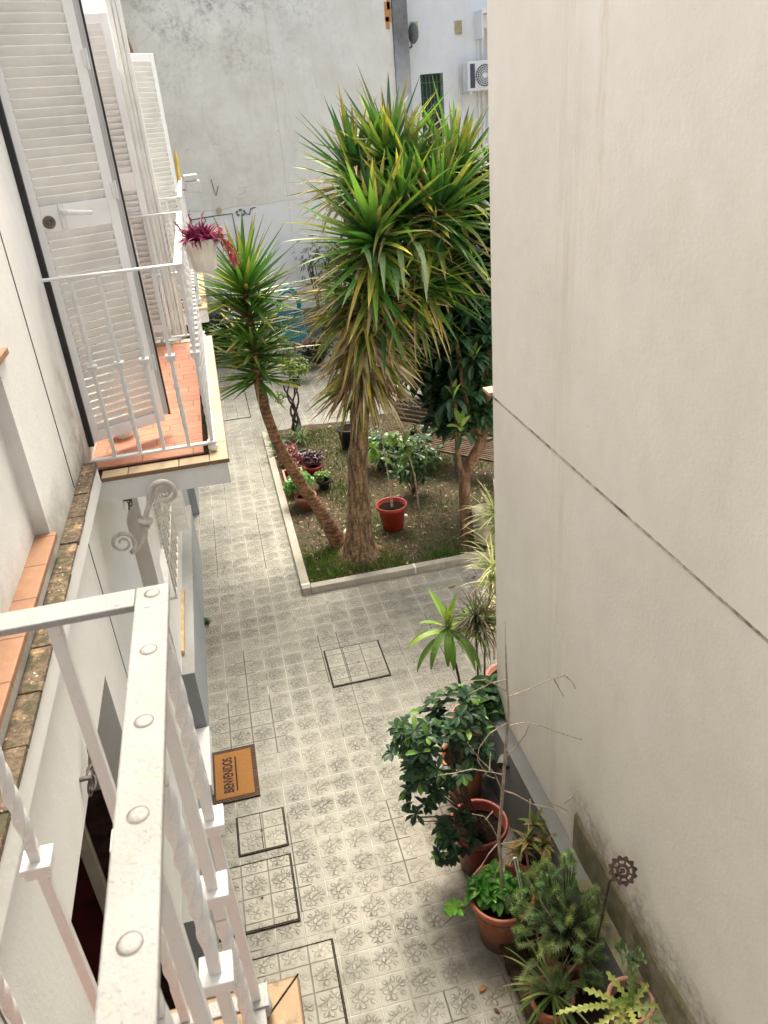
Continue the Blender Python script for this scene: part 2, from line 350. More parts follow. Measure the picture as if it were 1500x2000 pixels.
t = NT('mat_border'); ck = t.n('TexBrick', {'Vector': t.O(), 'Color1': (.30, .17, .09, 1), 'Color2': (.20, .11, .06, 1), 'Mortar': (.008, .008, .012, 1), 'Scale': 22, 'Mortar Size': .05, 'Brick Width': .8, 'Row Height': .42})
M['matborder'] = t.out(t.mix(.62, ck.outputs[0], (.004, .004, .006)), .95, t.bump(t.noise(180, 2, .7), .8, .005))
M['coverframe'] = simple('rusted_frame', (.07, .055, .045), .9, .5, 30, .5)
M['black'] = simple('black_print', (.008, .008, .012), .9, .2)
M['teal'] = simple('turquoise_cord', (.0, .19, .25), .5, .3, 20, .3)
M['stone'] = simple('pale_stone', (.62, .60, .54), .8, .2, 10, .4)
M['plank'] = simple('weathered_plank', (.06, .042, .026), .85, .5, 8, .7)
M['benchwood'] = simple('grey_brown_slat', (.10, .07, .05), .7, .35, 12, .4)
M['orange'] = simple('orange_clay', (.60, .25, .07), .7, .2)

for k_ in ('benchwood', 'soil', 'blackdirt', 'plank', 'dark'): M[k_].node_tree.nodes['Principled BSDF'].inputs['Specular IOR Level'].default_value = .05
# ---------------------------------------------------------------- mesh builder
class MB:
    def __init__(s): s.v = []; s.f = []; s.c = []; s.mi = []; s.mats = []; s.cm = 0; s.col = (1, 1, 1)
    def mat(s, m):
        if m not in s.mats: s.mats.append(m)
        s.cm = s.mats.index(m); return s
    def face(s, idx): s.f.append(tuple(idx)); s.c.append(s.col); s.mi.append(s.cm)
    def quad(s, a, b, c, d):
        n = len(s.v); s.v += [tuple(a), tuple(b), tuple(c), tuple(d)]; s.face((n, n+1, n+2, n+3))
    def box(s, x0, x1, y0, y1, z0, z1):
        n = len(s.v)
        for z in (z0, z1):
            for x, y in ((x0, y0), (x1, y0), (x1, y1), (x0, y1)): s.v.append((x, y, z))
        for q in ((3, 2, 1, 0), (4, 5, 6, 7), (0, 1, 5, 4), (1, 2, 6, 5), (2, 3, 7, 6), (3, 0, 4, 7)): s.face([n+i for i in q])
    def obox(s, mtx, sx, sy, sz):      # box centred at the matrix
        n = len(s.v)
        for z in (-sz/2, sz/2):
            for x, y in ((-sx/2, -sy/2), (sx/2, -sy/2), (sx/2, sy/2), (-sx/2, sy/2)): s.v.append(tuple(mtx @ Vector((x, y, z))))
        for q in ((3, 2, 1, 0), (4, 5, 6, 7), (0, 1, 5, 4), (1, 2, 6, 5), (2, 3, 7, 6), (3, 0, 4, 7)): s.face([n+i for i in q])
    def tube(s, pts, rad, n=8, cap=True):
        pts = [Vector(p) for p in pts]; k = len(s.v); m = len(pts)
        if not hasattr(rad, '__len__'): rad = [rad]*m
        a = None
        for i, p in enumerate(pts):
            d = (pts[min(i+1, m-1)]-pts[max(i-1, 0)]).normalized()
            if a is None: a = d.orthogonal().normalized()
            else:
                a = (a - d*a.dot(d)); a = a.normalized() if a.length > 1e-6 else d.orthogonal().normalized()
            b = d.cross(a)
            for j in range(n):
                t = 2*PI*j/n; s.v.append(tuple(p+(a*math.cos(t)+b*math.sin(t))*rad[i]))
        for i in range(m-1):
            for j in range(n):
                s.face((k+i*n+j, k+i*n+(j+1) % n, k+(i+1)*n+(j+1) % n, k+(i+1)*n+j))
        if cap:
            s.face([k+j for j in range(n)][::-1]); s.face([k+(m-1)*n+j for j in range(n)])
    def lathe(s, prof, cx=0, cy=0, n=32, wob=0):
        k = len(s.v)
        for r, z in prof:
            for j in range(n):
                t = 2*PI*j/n; s.v.append((cx+r*math.cos(t), cy+r*math.sin(t), z))
        for i in range(len(prof)-1):
            for j in range(n): s.face((k+i*n+j, k+i*n+(j+1) % n, k+(i+1)*n+(j+1) % n, k+(i+1)*n+j))
        s.face([k+j for j in range(n)][::-1]); s.face([k+(len(prof)-1)*n+j for j in range(n)])
    def twist(s, x, y, z0, z1, w, turns, n=44):
        k = len(s.v)
        for i in range(n+1):
            f = i/n; a = turns*2*PI*(f*f*(3-2*f)*.35+f*.65); z = z0+(z1-z0)*f; r = w*.7071*(1+.10*math.sin(PI*f))
            for j in range(4):
                t = a+PI/4+j*PI/2; s.v.append((x+r*math.cos(t), y+r*math.sin(t), z))
        for i in range(n):
            for j in range(4): s.face((k+i*4+j, k+i*4+(j+1) % 4, k+(i+1)*4+(j+1) % 4, k+(i+1)*4+j))
    # --- leaves: a folded strip along a drooping path
    def leaf(s, base, d, L, W, droop=.5, n=4, prof='sword', fold=.25, col=(.1, .2, .05), tip=None, roll=0):
        d = Vector(d).normalized(); p = Vector(base); k = len(s.v)
        side = d.cross(Vector((0, 0, 1)))
        if side.length < .05: side = Vector((1, 0, 0))
        side.normalize()
        if roll: side = Matrix.Rotation(roll, 3, d) @ side
        st = L/n; rows = []
        for i in range(n+1):
            f = i/n
            if prof == 'sword': wd = W*(.55+.45*min(1, f*3.2))*(1-max(0, f-.35)/.65)**.8
            elif prof == 'oval': wd = W*max(.04, math.sin(PI*min(1, f*.93+.05)))**.75
            elif prof == 'obov': wd = W*max(.05, math.sin(PI*(f**1.35)*.93+.07))
            else: wd = W*(1-f)**.6
            nrm = side.cross(d)
            rows.append((p.copy(), side*wd*.5, nrm*wd*fold))
            g = droop*st/L*1.6
            d = (d+Vector((0, 0, -1))*g*(0.4+f)).normalized()
            p += d*st
        for (q, sv, nv) in rows: s.v += [tuple(q-sv+nv), tuple(q), tuple(q+sv+nv)]
        for i in range(n):
            a = k+i*3; f = i/(n-1) if n > 1 else 0
            if tip is not None:
                s.col = tuple(col[j]*(1-max(0, f-.45)/.55)+tip[j]*max(0, f-.45)/.55 for j in range(3))
            else: s.col = col
            s.face((a, a+1, a+4, a+3)); s.face((a+1, a+2, a+5, a+4))
    def build(s, name, mat=None, parent=None, smooth=False, bevel=0, origin=None):
        me = bpy.data.meshes.new(name)
        vs = s.v
        if origin is not None: o3 = Vector(origin); vs = [tuple(Vector(v)-o3) for v in vs]
        me.from_pydata(vs, [], s.f)
        mats = s.mats if s.mats else [mat]
        for m in mats: me.materials.append(M[m] if isinstance(m, str) else m)
        if s.mats: me.polygons.foreach_set('material_index', s.mi)
        if any(c != (1, 1, 1) for c in s.c):
            at = me.color_attributes.new('Col', 'FLOAT_COLOR', 'CORNER'); arr = []
            for f, c in zip(s.f, s.c): arr += [c[0], c[1], c[2], 1]*len(f)
            at.data.foreach_set('color', arr)
        if smooth: me.polygons.foreach_set('use_smooth', [True]*len(me.polygons))
        me.update()
        ob = bpy.data.objects.new(name, me); C.objects.link(ob)
        if origin is not None: ob.location = o3
        if parent is not None:
            ob.parent = parent
            if origin is None: ob.matrix_parent_inverse = Matrix.Translation(parent.location).inverted() if parent.type == 'EMPTY' else Matrix.Translation(parent.location).inverted()
        if bevel:
            b = ob.modifiers.new('bevel', 'BEVEL'); b.width = bevel; b.segments = 2; b.limit_method = 'ANGLE'; b.angle_limit = .6
        return ob

def tag(o, label=None, cat=None, group=None, kind=None):
    if label: o['label'] = label
    if cat: o['category'] = cat
    if group: o['group'] = group
    if kind: o['kind'] = kind
    return o
def thing(name, label, cat, loc=(0, 0, 0), group=None):
    o = bpy.data.objects.new(name, None); C.objects.link(o); o.location = loc; o.empty_display_size = .1
    bpy.context.view_layer.update()
    return tag(o, label, cat, group)
rnd = random.uniform
def jit(c, a=.2):
    k = 1+rnd(-a, a); return tuple(max(.002, q*k*(1+rnd(-a*.35, a*.35))) for q in c)
def rdir(): 
    while True:
        v = Vector((rnd(-1, 1), rnd(-1, 1), rnd(-1, 1)))
        if .05 < v.length < 1: return v.normalized()

# ================================================================ THE SETTING
m = MB(); m.quad((-60, -60, 0), (60, -60, 0), (60, 80, 0), (-60, 80, 0)); tag(m.build('pavement', 'paving'), kind='structure')
# planted bed: soil with gentle relief
m = MB(); nx_, ny_ = 110, 130; X0, X1, Y0, Y1 = .50, 5.2, 7.72, 12.86
def soil_z(x, y):
    z = .045+.035*noise.noise(Vector((x*1.3, y*1.3, 0)))+.022*noise.noise(Vector((x*5, y*5, 3)))+.014*noise.noise(Vector((x*13, y*13, 8)))
    d = math.hypot(x-1.2, y-8.15); z += .10*math.exp(-(d/.38)**2)
    return max(.012, z)
for j in range(ny_+1):
    for i in range(nx_+1):
        x = X0+(X1-X0)*i/nx_; y = Y0+(Y1-Y0)*j/ny_; m.v.append((x, y, soil_z(x, y)))
for j in range(ny_):
    for i in range(nx_):
        a = j*(nx_+1)+i; m.face((a, a+1, a+nx_+2, a+nx_+1))
tag(m.build('soil', 'bed', smooth=True), kind='structure')
# kerb of the bed
k = thing('garden_kerb', 'low grey concrete kerb edging the planted bed', 'kerb', (.41, 7.63, 0))
m = MB()
yy = 7.63
for L in (1.62, 1.75, 1.85): m.box(.41, .51, yy, yy+L-.02, 0, .085); yy += L
xx = .51
for L in (1.25, 1.30, 1.2, 1.1): m.box(xx+.005, xx+L-.012, 7.63, 7.73, 0, .082); xx += L
m.build('edging', 'kerb', k, bevel=.006)
m = MB(); yy = 7.63
for L in (1.62, 1.75): yy += L; m.box(.413, .507, yy-.03, yy+.012, 0, .088)
m.box(.413, .513, 7.70, 7.74, 0, .0875); m.box(1.742, 1.768, 7.633, 7.727, 0, .084); m.box(3.04, 3.07, 7.633, 7.727, 0, .084)
m.build('mortar_joint', 'kerb_joint', k)

# ================================================================ LEFT BUILDING
LB = thing('apartment_building', 'long white rendered apartment block on the left with louvred shutters, balconies and a blue-grey plinth', 'building', (-.82, 5, 0))
XW = -.82
def wall_with_openings(mb, X, ys, zs, ops, depth, revm=None):
    ys = sorted(set(ys+[o[0] for o in ops]+[o[1] for o in ops])); zs = sorted(set(zs+[o[2] for o in ops]+[o[3] for o in ops]))
    for a, b in zip(ys, ys[1:]):
        for c, d in zip(zs, zs[1:]):
            cy, cz = (a+b)/2, (c+d)/2
            if any(o[0] < cy < o[1] and o[2] < cz < o[3] for o in ops): continue
            mb.quad((X, a, c), (X, b, c), (X, b, d), (X, a, d))
    for a, b, c, d in ops:
        D = X-depth
        mb.quad((X, a, c), (D, a, c), (D, a, d), (X, a, d)); mb.quad((X, b, c), (X, b, d), (D, b, d), (D, b, c))
        mb.quad((X, a, d), (D, a, d), (D, b, d), (X, b, d)); mb.quad((X, a, c), (X, b, c), (D, b, c), (D, a, c))
ZT = 7.6
m = MB(); wall_with_openings(m, XW, [-6, 23], [3.30, ZT], [(1.55, 3.08, 3.47, 4.19), (4.37, 6.77, 3.38, 5.65), (8.33, 10.9, 3.38, 5.65), (12.4, 14.6, 3.38, 5.65)], .14)
m.quad((XW, -6, ZT), (XW, 23, ZT), (-9, 23, ZT), (-9, -6, ZT)); m.quad((XW, -6, 0), (XW, -6, ZT), (-9, -6, ZT), (-9, -6, 0))
m.build('upper_wall', 'lwall', LB)
m = MB(); wall_with_openings(m, XW, [-6, 23], [0, 3.30], [(1.9, 3.24, 0, 2.6), (4.9, 5.62, 0, 2.6), (5.95, 6.9, 1.35, 2.6), (9, 10.2, 0, 2.5)], .12)
m.build('lower_wall', 'lwall_low', LB)
# expansion joints
for a in ((3.715, 3.723, 3.39, ZT-.01), (3.665, 3.672, .73, 3.28), (1.36, 1.366, .73, 3.28)):
    m = MB(); m.box(XW-.01, XW+.003, *a); m.build('expansion_joint', 'joint_dark', LB)
# string course / mossy coping
m = MB(); m.mat('lwall_low'); m.box(XW, -.752, 1.16, 4.055, 3.245, 3.352)
m.mat('coping')
# uneven tiles on top
yy = 1.16
while yy < 4.05:
    L = min(.245, 4.055-yy); z = 3.375+rnd(-.004, .004); m.box(XW+.002, -.745+rnd(-.003, .003), yy+.001, yy+L-.001, 3.353, z); yy += .25
m.build('string_course', None, LB, bevel=.003)
# blind window with tiled sill
w_ = MB(); w_.quad((-.878, 1.5, 3.4), (-.878, 3.1, 3.4), (-.878, 3.1, 4.25), (-.878, 1.5, 4.25)); win = w_.build('window', 'lwall', LB)
m = MB(); m.box(-.88, -.795, 1.4, 3.085, 3.448, 3.474); m.build('sill', 'sill', win, bevel=.004)
m = MB(); m.box(-.88, -.80, 1.5, 3.22, 4.19, 4.215); m.build('lintel_tile', 'sill', win, bevel=.003)
# plinth pieces with caps
for a, b in ((3.245, 4.895), (5.625, 8.98), (10.22, 22)):
    m = MB(); m.mat('plinth_l'); m.box(XW, -.715, a, b, 0, .722); m.mat('plinth_tl'); m.box(XW, -.710, a-.002, b+.002, .7225, .733)
    m.build('plinth', None, LB)
# door A : recess with taupe wall, dark doorway
dA = MB(); dA.mat('greywall')
dA.quad((-.94, 3.24, 0), (-.94, 3.24, 2.6), (-2.4, 3.24, 2.6), (-2.4, 3.24, 0)); dA.quad((-.94, 1.9, 2.6), (-.94, 3.24, 2.6), (-2.4, 3.24, 2.6), (-2.4, 1.9, 2.6))
dA.mat('dark'); dA.quad((-2.4, 1.9, 0), (-2.4, 3.24, 0), (-2.4, 3.24, 2.6), (-2.4, 1.9, 2.6)); dA.quad((-.94, 1.9, 0), (-.94, 1.9, 2.6), (-2.4, 1.9, 2.6), (-2.4, 1.9, 0))
dA.mat('darkred'); dA.quad((-.83, 1.9, .004), (-.83, 3.24, .004), (-2.4, 3.24, .004), (-2.4, 1.9, .004))
dA = dA.build('entrance_recess', None, LB)
m = MB(); m.box(-1.12, -.96, 3.20, 3.236, 0, 1.86); m.box(-1.14, -.955, 3.205, 3.238, 1.86, 1.90); m.build('dark_panel', 'dark', dA)
m = MB(); m.box(-1.185, -1.125, 3.16, 3.235, 0, 1.95); m.build('door_frame', 'tanwall', dA)
m = MB(); m.box(-2.3, -1.19, 3.19, 3.235, .01, 1.98); m.build('open_door', 'darkred', dA)
m = MB(); m.box(-.79, -.765, 1.955, 1.985, .9, 2.0); m.build('wooden_edge', 'palewood', dA)
# door B with marble step
dB = MB(); dB.mat('tanwall')
dB.quad((-.94, 5.62, 0), (-.94, 5.62, 2.6), (-1.6, 5.62, 2.6), (-1.6, 5.62, 0)); dB.quad((-1.6, 4.9, 0), (-1.6, 5.62, 0), (-1.6, 5.62, 2.6), (-1.6, 4.9, 2.6))
dB.quad((-.94, 4.9, 2.6), (-.94, 5.62, 2.6), (-1.6, 5.62, 2.6), (-1.6, 4.9, 2.6)); dB.quad((-.94, 4.9, 0), (-.94, 4.9, 2.6), (-1.6, 4.9, 2.6), (-1.6, 4.9, 0))
dB = dB.build('doorway', None, LB)
m = MB(); m.box(-1.6, -.70, 4.905, 5.615, 0, .13); m.build('door_step', 'marble', dB, bevel=.006)
m = MB(); m.box(-.99, -.955, 5.575, 5.612, .13, 2.15); m.build('door_frame', 'wood', dB)
m = MB(); m.box(-.93, -.90, 5.585, 5.617, .14, .70); m.build('lower_frame', 'wood', dB)
# window grille (reja) on ground floor
wC = MB(); wC.box(-.93, -.90, 5.95, 6.9, 1.36, 2.58); wC = wC.build('window', 'whiteplastic', LB)
m = MB(); gx = -.735; m.mat('iron_white')
for i in range(8):
    y = 5.82+i*.155
    m.box(gx-.008, gx+.008, y-.008, y+.008, 1.38, 1.7); m.twist(gx, y, 1.7, 2.5, .016, 5, 60); m.box(gx-.008, gx+.008, y-.008, y+.008, 2.5, 2.78)
    m.tube([(gx, y+.077+.05*math.cos(a), 2.06+.05*math.sin(a)) for a in [PI*2*j/14 for j in range(15)]], .006, 5)
for z in (1.40, 1.72, 2.48, 2.76): m.box(gx-.006, gx+.010, 5.79, 6.95, z-.008, z+.008)
for y in (5.80, 6.94):
    for z in (1.40, 2.76): m.box(XW, gx, y-.008, y+.008, z-.008, z+.008)
m.build('grille', None, wC)
m = MB(); m.box(-.845, -.79, 5.9, 6.95, .745, .785); m.build('sill', 'palewood', wC, bevel=.004)
m = MB(); m.mat('whiteplastic'); m.box(-.82, -.665, 7.62, 7.66, 1.08, 2.7); m.box(-.82, -.665, 7.66, 7.78, 1.08, 1.13)
for i in range(22): m.box(-.80, -.69, 7.61, 7.625, 1.16+i*.068, 1.16+i*.068+.045)
m.build('side_shutter', None, LB, bevel=.003)

# iron S-scroll bracket under balcony
def spiral(cx, cz, r0, r1, a0, a1, n=26):
    return [(cx+(r0+(r1-r0)*i/n)*math.cos(a0+(a1-a0)*i/n), cz+(r0+(r1-r0)*i/n)*math.sin(a0+(a1-a0)*i/n)) for i in range(n+1)]
def bracket(y, parent):
    up_ = spiral(-.470, 3.05, .020, .080, math.radians(-500), math.radians(165), 34)
    lo_ = spiral(-.762, 2.775, .018, .078, math.radians(-20+360+180), math.radians(-65), 34)
    path = lo_[:]+[(-.655, 2.75), (-.625, 2.81), (-.615, 2.87), (-.595, 2.93), (-.565, 2.99)]+[(-.552, 3.05)]+up_[::-1][1:]
    K_ = y/4.25; P = [(x*K_, y, 4.93+(z-4.93)*K_) for x, z in path] if y < 5 else [(x, y, z) for x, z in path]
    n = len(P); R = []
    for i in range(n):
        f = i/(n-1); R.append(.0065+.009*math.exp(-((f-.5)/.22)**2))
    m = MB(); m.tube(P, R, 8)
    for (x, z, r) in ((-.607, 2.895, .042), (-.617, 2.862, .030)):
        if y < 5: x, z = x*K_, 4.93+(z-4.93)*K_
        ax = Vector((.25, 0, .97)); m2 = [Vector((x, y, z))-ax*.012, Vector((x, y, z))-ax*.008, Vector((x, y, z))+ax*.006, Vector((x, y, z))+ax*.012]
        m.tube(m2, [r*.6, r, r, r*.6], 14)
    m.build('scroll_bracket', 'iron_white', parent, smooth=True)

# balconies ------------------------------------------------------
def baluster(x, y, z0, z1, zc, upper_twist, parent, w=.019, pair=None):
    m = MB(); h = w/2
    if upper_twist:
        m.box(x-h, x+h, y-h, y+h, z0, zc); m.box(x-h, x+h, y-h, y+h, zc, zc+.05); m.twist(x, y, zc+.05, zc+.40, w, 1.5); m.box(x-h, x+h, y-h, y+h, zc+.40, z1)
    else:
        m.box(x-h, x+h, y-h, y+h, z0, zc-.42); m.twist(x, y, zc-.42, zc-.06, w, 1.5); m.box(x-h, x+h, y-h, y+h, zc-.06, z1)
    m.box(x-.022, x+.022, y-.022, y+.022, zc-.012, zc+.004); m.box(x-.025, x+.025, y-.025, y+.025, zc+.005, zc+.018)
    return m.build('baluster', 'paint', parent, bevel=.002)
def railing(xo, ya, yb, zt, zb, zc, xs, ys, near, far, wall_end, topw=.05, side_twist=0, tile='terracotta', nose='nosing', zs=3.28, ye0=None, ye1=None, xe=-.068):
    ye0 = ye0 if ye0 is not None else ya-.13; ye1 = ye1 if ye1 is not None else yb+.13
    m = MB(); m.mat('lwall_low'); m.box(XW+.003, xe-.012, ye0+.012, ye1-.012, zs-.155, zs-.028)
    m.mat('blackdirt'); m.box(XW+.002, xe-.02, ye0+.02, ye1-.02, zs-.028, zs-.008)
    m.mat(tile); m.box(XW+.001, xe-.135, ye0+(.135 if near else 0), ye1-(.135 if far else 0), zs-.02, zs)
    m.mat(nose); m.box(xe-.105, xe, ye0, ye1, zs-.03, zs-.006)
    if near: m.box(XW+.07, xe-.107, ye0, ye0+.105, zs-.03, zs-.006)
    if far: m.box(XW+.001, xe-.107, ye1-.105, ye1, zs-.03, zs-.006)
    m.build('balcony_slab', None, LB, bevel=.003)
    h = topw/2
    m = MB(); m.box(xo-h, xo+h, ya-h if near else ya, yb+h if far else yb, zt-.012, zt)
    if near: m.box(wall_end, xo-h-.0005, ya-h, ya+h, zt-.012, zt)
    if far: m.box(wall_end, xo-h-.0005, yb-h, yb+h, zt-.012, zt)
    pm = 'rail' if not near else 'paint'; r = m.build('railing', pm, LB, bevel=.0025)
    m = MB(); m.box(xo-.017, xo+.017, ya-.017, yb+.017, zb-.012, zb)
    if near: m.box(wall_end, xo-.018, ya-.017, ya+.017, zb-.012, zb)
    if far: m.box(wall_end, xo-.018, yb-.017, yb+.017, zb-.012, zb)
    for (x, y) in [(xo, ya)]*near+[(xo, yb)]*far:
        m.lathe([(.006, zb-.058), (.018, zb-.055), (.029, zb-.04), (.029, zb-.027), (.018, zb-.014), (.012, zb-.012)], x, y, 16)
        m.box(x-.026, x+.026, y-.026, y+.026, zb-.0005, zb+.006)
    m.build('bottom_rail', pm, r, bevel=.002)
    # rivets and small holes on the top rail
    if far and not near:
        for y in ys:
            rx_ = xo+rnd(-.002, .002)
            m = MB(); m.lathe([(.0120, zt-.001), (.0120, zt+.0003)], xo, y, 20); m.build('grime_ring', 'iron_dark', r)
            m = MB(); m.lathe([(.0108, zt-.001), (.0100, zt+.0004), (.006, zt+.0008), (.001, zt+.0009)], xo+.0006, y+.0006, 20); m.build('rivet', 'rail', r, smooth=True)
        for x in (xo-.052, xo-.006):
            m = MB(); m.lathe([(.0055, zt-.004), (.0055, zt+.0006)], x, yb-.012-(.02 if x > xo-.02 else 0), 12); m.build('hole', 'steel', r)
    for i, x in enumerate(xs):
        if near: baluster(x, ya, zb, zt-.012, zc, i % 2 == 0, r)
        if far: baluster(x, yb, zb, zt-.012, zc, i % 2 == 1, r)
    for i, y in enumerate(ys): baluster(xo, y, zb, zt-.012, zc, (i+side_twist) % 2 == 0, r)
    return r
# balcony of the camera (foreground): its far end is towards +Y
ys1 = [1.06-.145*i for i in range(13)]
r1 = railing(-.168, -.75, 1.06, 4.30, 3.27, 3.80, [-.317, -.467, -.617, -.767][::1], ys1, 0, 1, XW, tile='terracotta', nose='nosing1', zs=3.21, ye0=-.8, ye1=1.13, xe=-.078, side_twist=0)
# balcony further along with terracotta floor
xs2 = [-.672, -.536, -.408, -.273]
ys2 = [4.20+.135*i for i in range(20)]
m = MB(); m.box(XW+.003, -.078, -.8, 1.13, 6.05, 6.21); m.build('unseen_shade_slab', 'lwall_low', LB)  # slab above the view, added to shade the near rail and paving
r2 = railing(-.145, 4.20, 6.77, 4.30, 3.335, 3.83, xs2, ys2, 1, 1, -.80, topw=.042, zs=3.28, ye0=4.06, ye1=6.88, xe=-.068, side_twist=1)
r2['label'] = 'second balcony railing with a cream pot hooked over its side'
bracket(4.035, LB)
m = MB(); m.obox(Matrix.Translation((-.13, 1.078, 3.2045)) @ Matrix.Rotation(math.radians(45), 4, 'Z'), .148, .004, .002); m.build('mitre_joint', 'blackdirt', LB)
r3 = railing(-.145, 8.18, 10.9, 4.30, 3.335, 3.83, xs2, [8.18+.136*i for i in range(21)], 1, 1, -.80, topw=.042, zs=3.28, ye0=8.05, ye1=11.0, xe=-.068)
bracket(8.3, LB)
# privacy pier between balconies
m = MB(); m.box(-.385, -.352, 6.93, 7.00, 3.30, 6.9); m.box(-.348, -.318, 6.94, 7.00, 3.30, 6.9); m.box(-.314, -.285, 6.93, 6.99, 3.30, 6.9); m.box(-.82, -.39, 6.95, 6.985, 3.30, 5.3)
m.build('privacy_screen', 'whiteplastic', LB, bevel=.006)
m = MB()
for k_ in range(3):
    pts = []
    for i in range(15):
        f = i/14; y = 9.6+4.0*f; pts.append((-.50+.03*k_, y, 5.97-.20*f-.10*math.sin(f*PI)-.05*k_))
    m.tube(pts, .028, 6)
m.build('rain_canopy', 'canopy', LB)

# shutters -------------------------------------------------------
def shutter(hx, hy, ang, W, z0, z1, parent=LB, handle=False, fold=0, thick=.035, midr=True, name='shutter'):
    # ang: direction of the leaf in plan, degrees from +X towards +Y; front face looks towards -Y side
    d = Vector((math.cos(math.radians(ang)), math.sin(math.radians(ang)), 0)); n = Vector((d.y, -d.x, 0))
    def T(u, v, z): return Matrix(((d.x, n.x, 0, hx+d.x*u+n.x*v), (d.y, n.y, 0, hy+d.y*u+n.y*v), (0, 0, 1, z), (0, 0, 0, 1)))
    s = .052; m = MB(); m.obox(T(s/2, 0, (z0+z1)/2), s, thick, z1-z0); m.obox(T(W-s/2, 0, (z0+z1)/2), s, thick, z1-z0)
    rl = [(z0, z0+.06), (z1-.06, z1)]
    if midr: rl.insert(1, (4.49, 4.61))
    for a, b in rl: m.obox(T(W/2, 0, (a+b)/2), W-2*s, thick-.002, b-a)
    fr = m.build(name, 'shutter', parent, bevel=.003)
    m = MB(); secs = [(rl[i][1], rl[i+1][0]) for i in range(len(rl)-1)]
    for a, b in secs:
        k = max(1, round((b-a)/.042)); pt = (b-a)/k
        for i in range(k):
            z = a+pt*(i+.5)
            mt = T(W/2, .004, z) @ Matrix.Rotation(math.radians(-34), 4, 'X')
            m.obox(mt, W-2*s-.004, .005, pt*1.2)
            m.obox(T(W/2, .004-math.sin(math.radians(-34))*0, z) @ Matrix.Rotation(math.radians(-34), 4, 'X') @ Matrix.Translation((0, -.004, -pt*.58)), W-2*s-.004, .009, .006)
    m.build('slats', 'shutter2', fr)
    m = MB(); m.obox(T(-.012, -.004, (z0+z1)/2), .02, thick+.014, z1-z0+.02)
    if handle: m.build('rubber_seal', 'seal', fr)
    if handle:
        m = MB(); m.obox(T(W+.014, -.012, (z0+z1)/2+.02), .022, .03, z1-z0-.02); m.obox(T(W+.034, -.020, (z0+z1)/2+.02), .012, .03, z1-z0-.02); m.build('second_leaf_edge', 'edgegrey', fr, bevel=.003); m = MB(); m.obox(T(W+.046, -.022, (z0+z1)/2+.02), .010, .034, z1-z0); m.build('rubber_seal', 'seal', fr)
        for z in (5.23, 4.62+.02, 3.72):
            m = MB(); m.obox(T(W-.004, .020, z), .024, .006, .075)
            a = T(W+.008, .022, z); m.tube([a @ Vector((0, 0, -.045)), a @ Vector((0, 0, .045))], .007, 10); m.build('hinge', 'whiteplastic', fr, bevel=.001)
        m = MB(); a = T(.082, thick/2, 4.535); m.tube([a @ Vector((0, 0, 0)), a @ Vector((0, .006, 0))], .031, 20); m.build('lock', 'lock', fr)
        m = MB(); m.tube([a @ Vector((0, .006, 0)), a @ Vector((0, .012, 0))], .012, 14); m.obox(a @ Matrix.Translation((.012, .008, 0)) , .014, .01, .03); m.build('cylinder', 'iron_dark', fr)
        m = MB(); a = T(.155, thick/2, 4.555)
        m.obox(a @ Matrix.Translation((0, .005, 0)), .03, .011, .115)
        m.tube([a @ Vector(p) for p in ((0, .0, .02), (0, .045, .02), (.012, .056, .018), (.05, .06, .012), (.13, .058, .002))], [.014, .015, .015, .0135, .011], 10)
        m.build('handle', 'whiteplastic', fr, smooth=False, bevel=.002)
    return fr
shutter(-.81, 4.373, 27.5, .452, 3.37, 5.65, handle=True)['label'] = 'nearest louvred shutter leaf with a lever handle and a round lock'
shutter(-.81, 6.80, 4, .425, 3.375, 5.65)
shutter(-.42, 8.34, 50, .40, 3.39, 5.50, midr=False)
shutter(-.80, 8.33, 2, .37, 3.39, 5.50, midr=False)
shutter(-.80, 12.4, 8, .42, 3.39, 5.50)
m = MB(); m.box(-.965, -.945, 4.37, 6.77, 3.38, 5.65); bd = m.build('balcony_door', 'glass', LB)
m = MB()
for y in (4.37, 5.53, 6.69): m.box(-.94, -.90, y, y+.08, 3.38, 5.65)
for z in (3.38, 5.57): m.box(-.938, -.902, 4.45, 6.69, z, z+.08)
m.build('door_frame', 'shutter', bd)
m = MB(); m.box(-.965, -.945, 8.33, 10.9, 3.38, 5.65); m.build('balcony_door', 'glass', LB)
# slim seal strip where the shutter meets the wall
m = MB(); m.box(-.835, -.79, 4.335, 4.36, 3.36, 5.9); m.build('jamb_seal', 'seal', LB)

# iron chains fixed above the doors
def chain(y, z, label):
    t_ = thing('iron_chain', label, 'chain', (-.79, y, z), 'knotted iron chains hanging above the left doorways')
    m = MB(); m.box(XW, -.775, y-.10, y-.085, z-.02, z-.008); m.tube([(-.80, y-.09, z-.014), (-.775, y-.03, z)], .004, 6); m.build('hook', 'iron_dark', t_)
    m = MB()
    for j in range(5):
        for s in (-1, 1):
            cx, cy, cz = -.782+.008*s, y+.095-.048*j+rnd(-.006, .006), z+.05-.024*j+.012*s
            ax = rdir(); a = Vector((0, -.87, -.5)); b = a.cross(ax).normalized()
            m.tube([Vector((cx, cy, cz))+a*.030*math.cos(q)+b*.012*math.sin(q) for q in [2*PI*i/12 for i in range(13)]], .0042, 6)
    m.build('links', 'iron_dark', t_, smooth=True)
chain(2.53, 2.735, 'small knotted iron chain above the dark entrance, half behind the near railing')
chain(5.07, 2.735, 'small knotted iron chain on the wall under the tiled balcony')

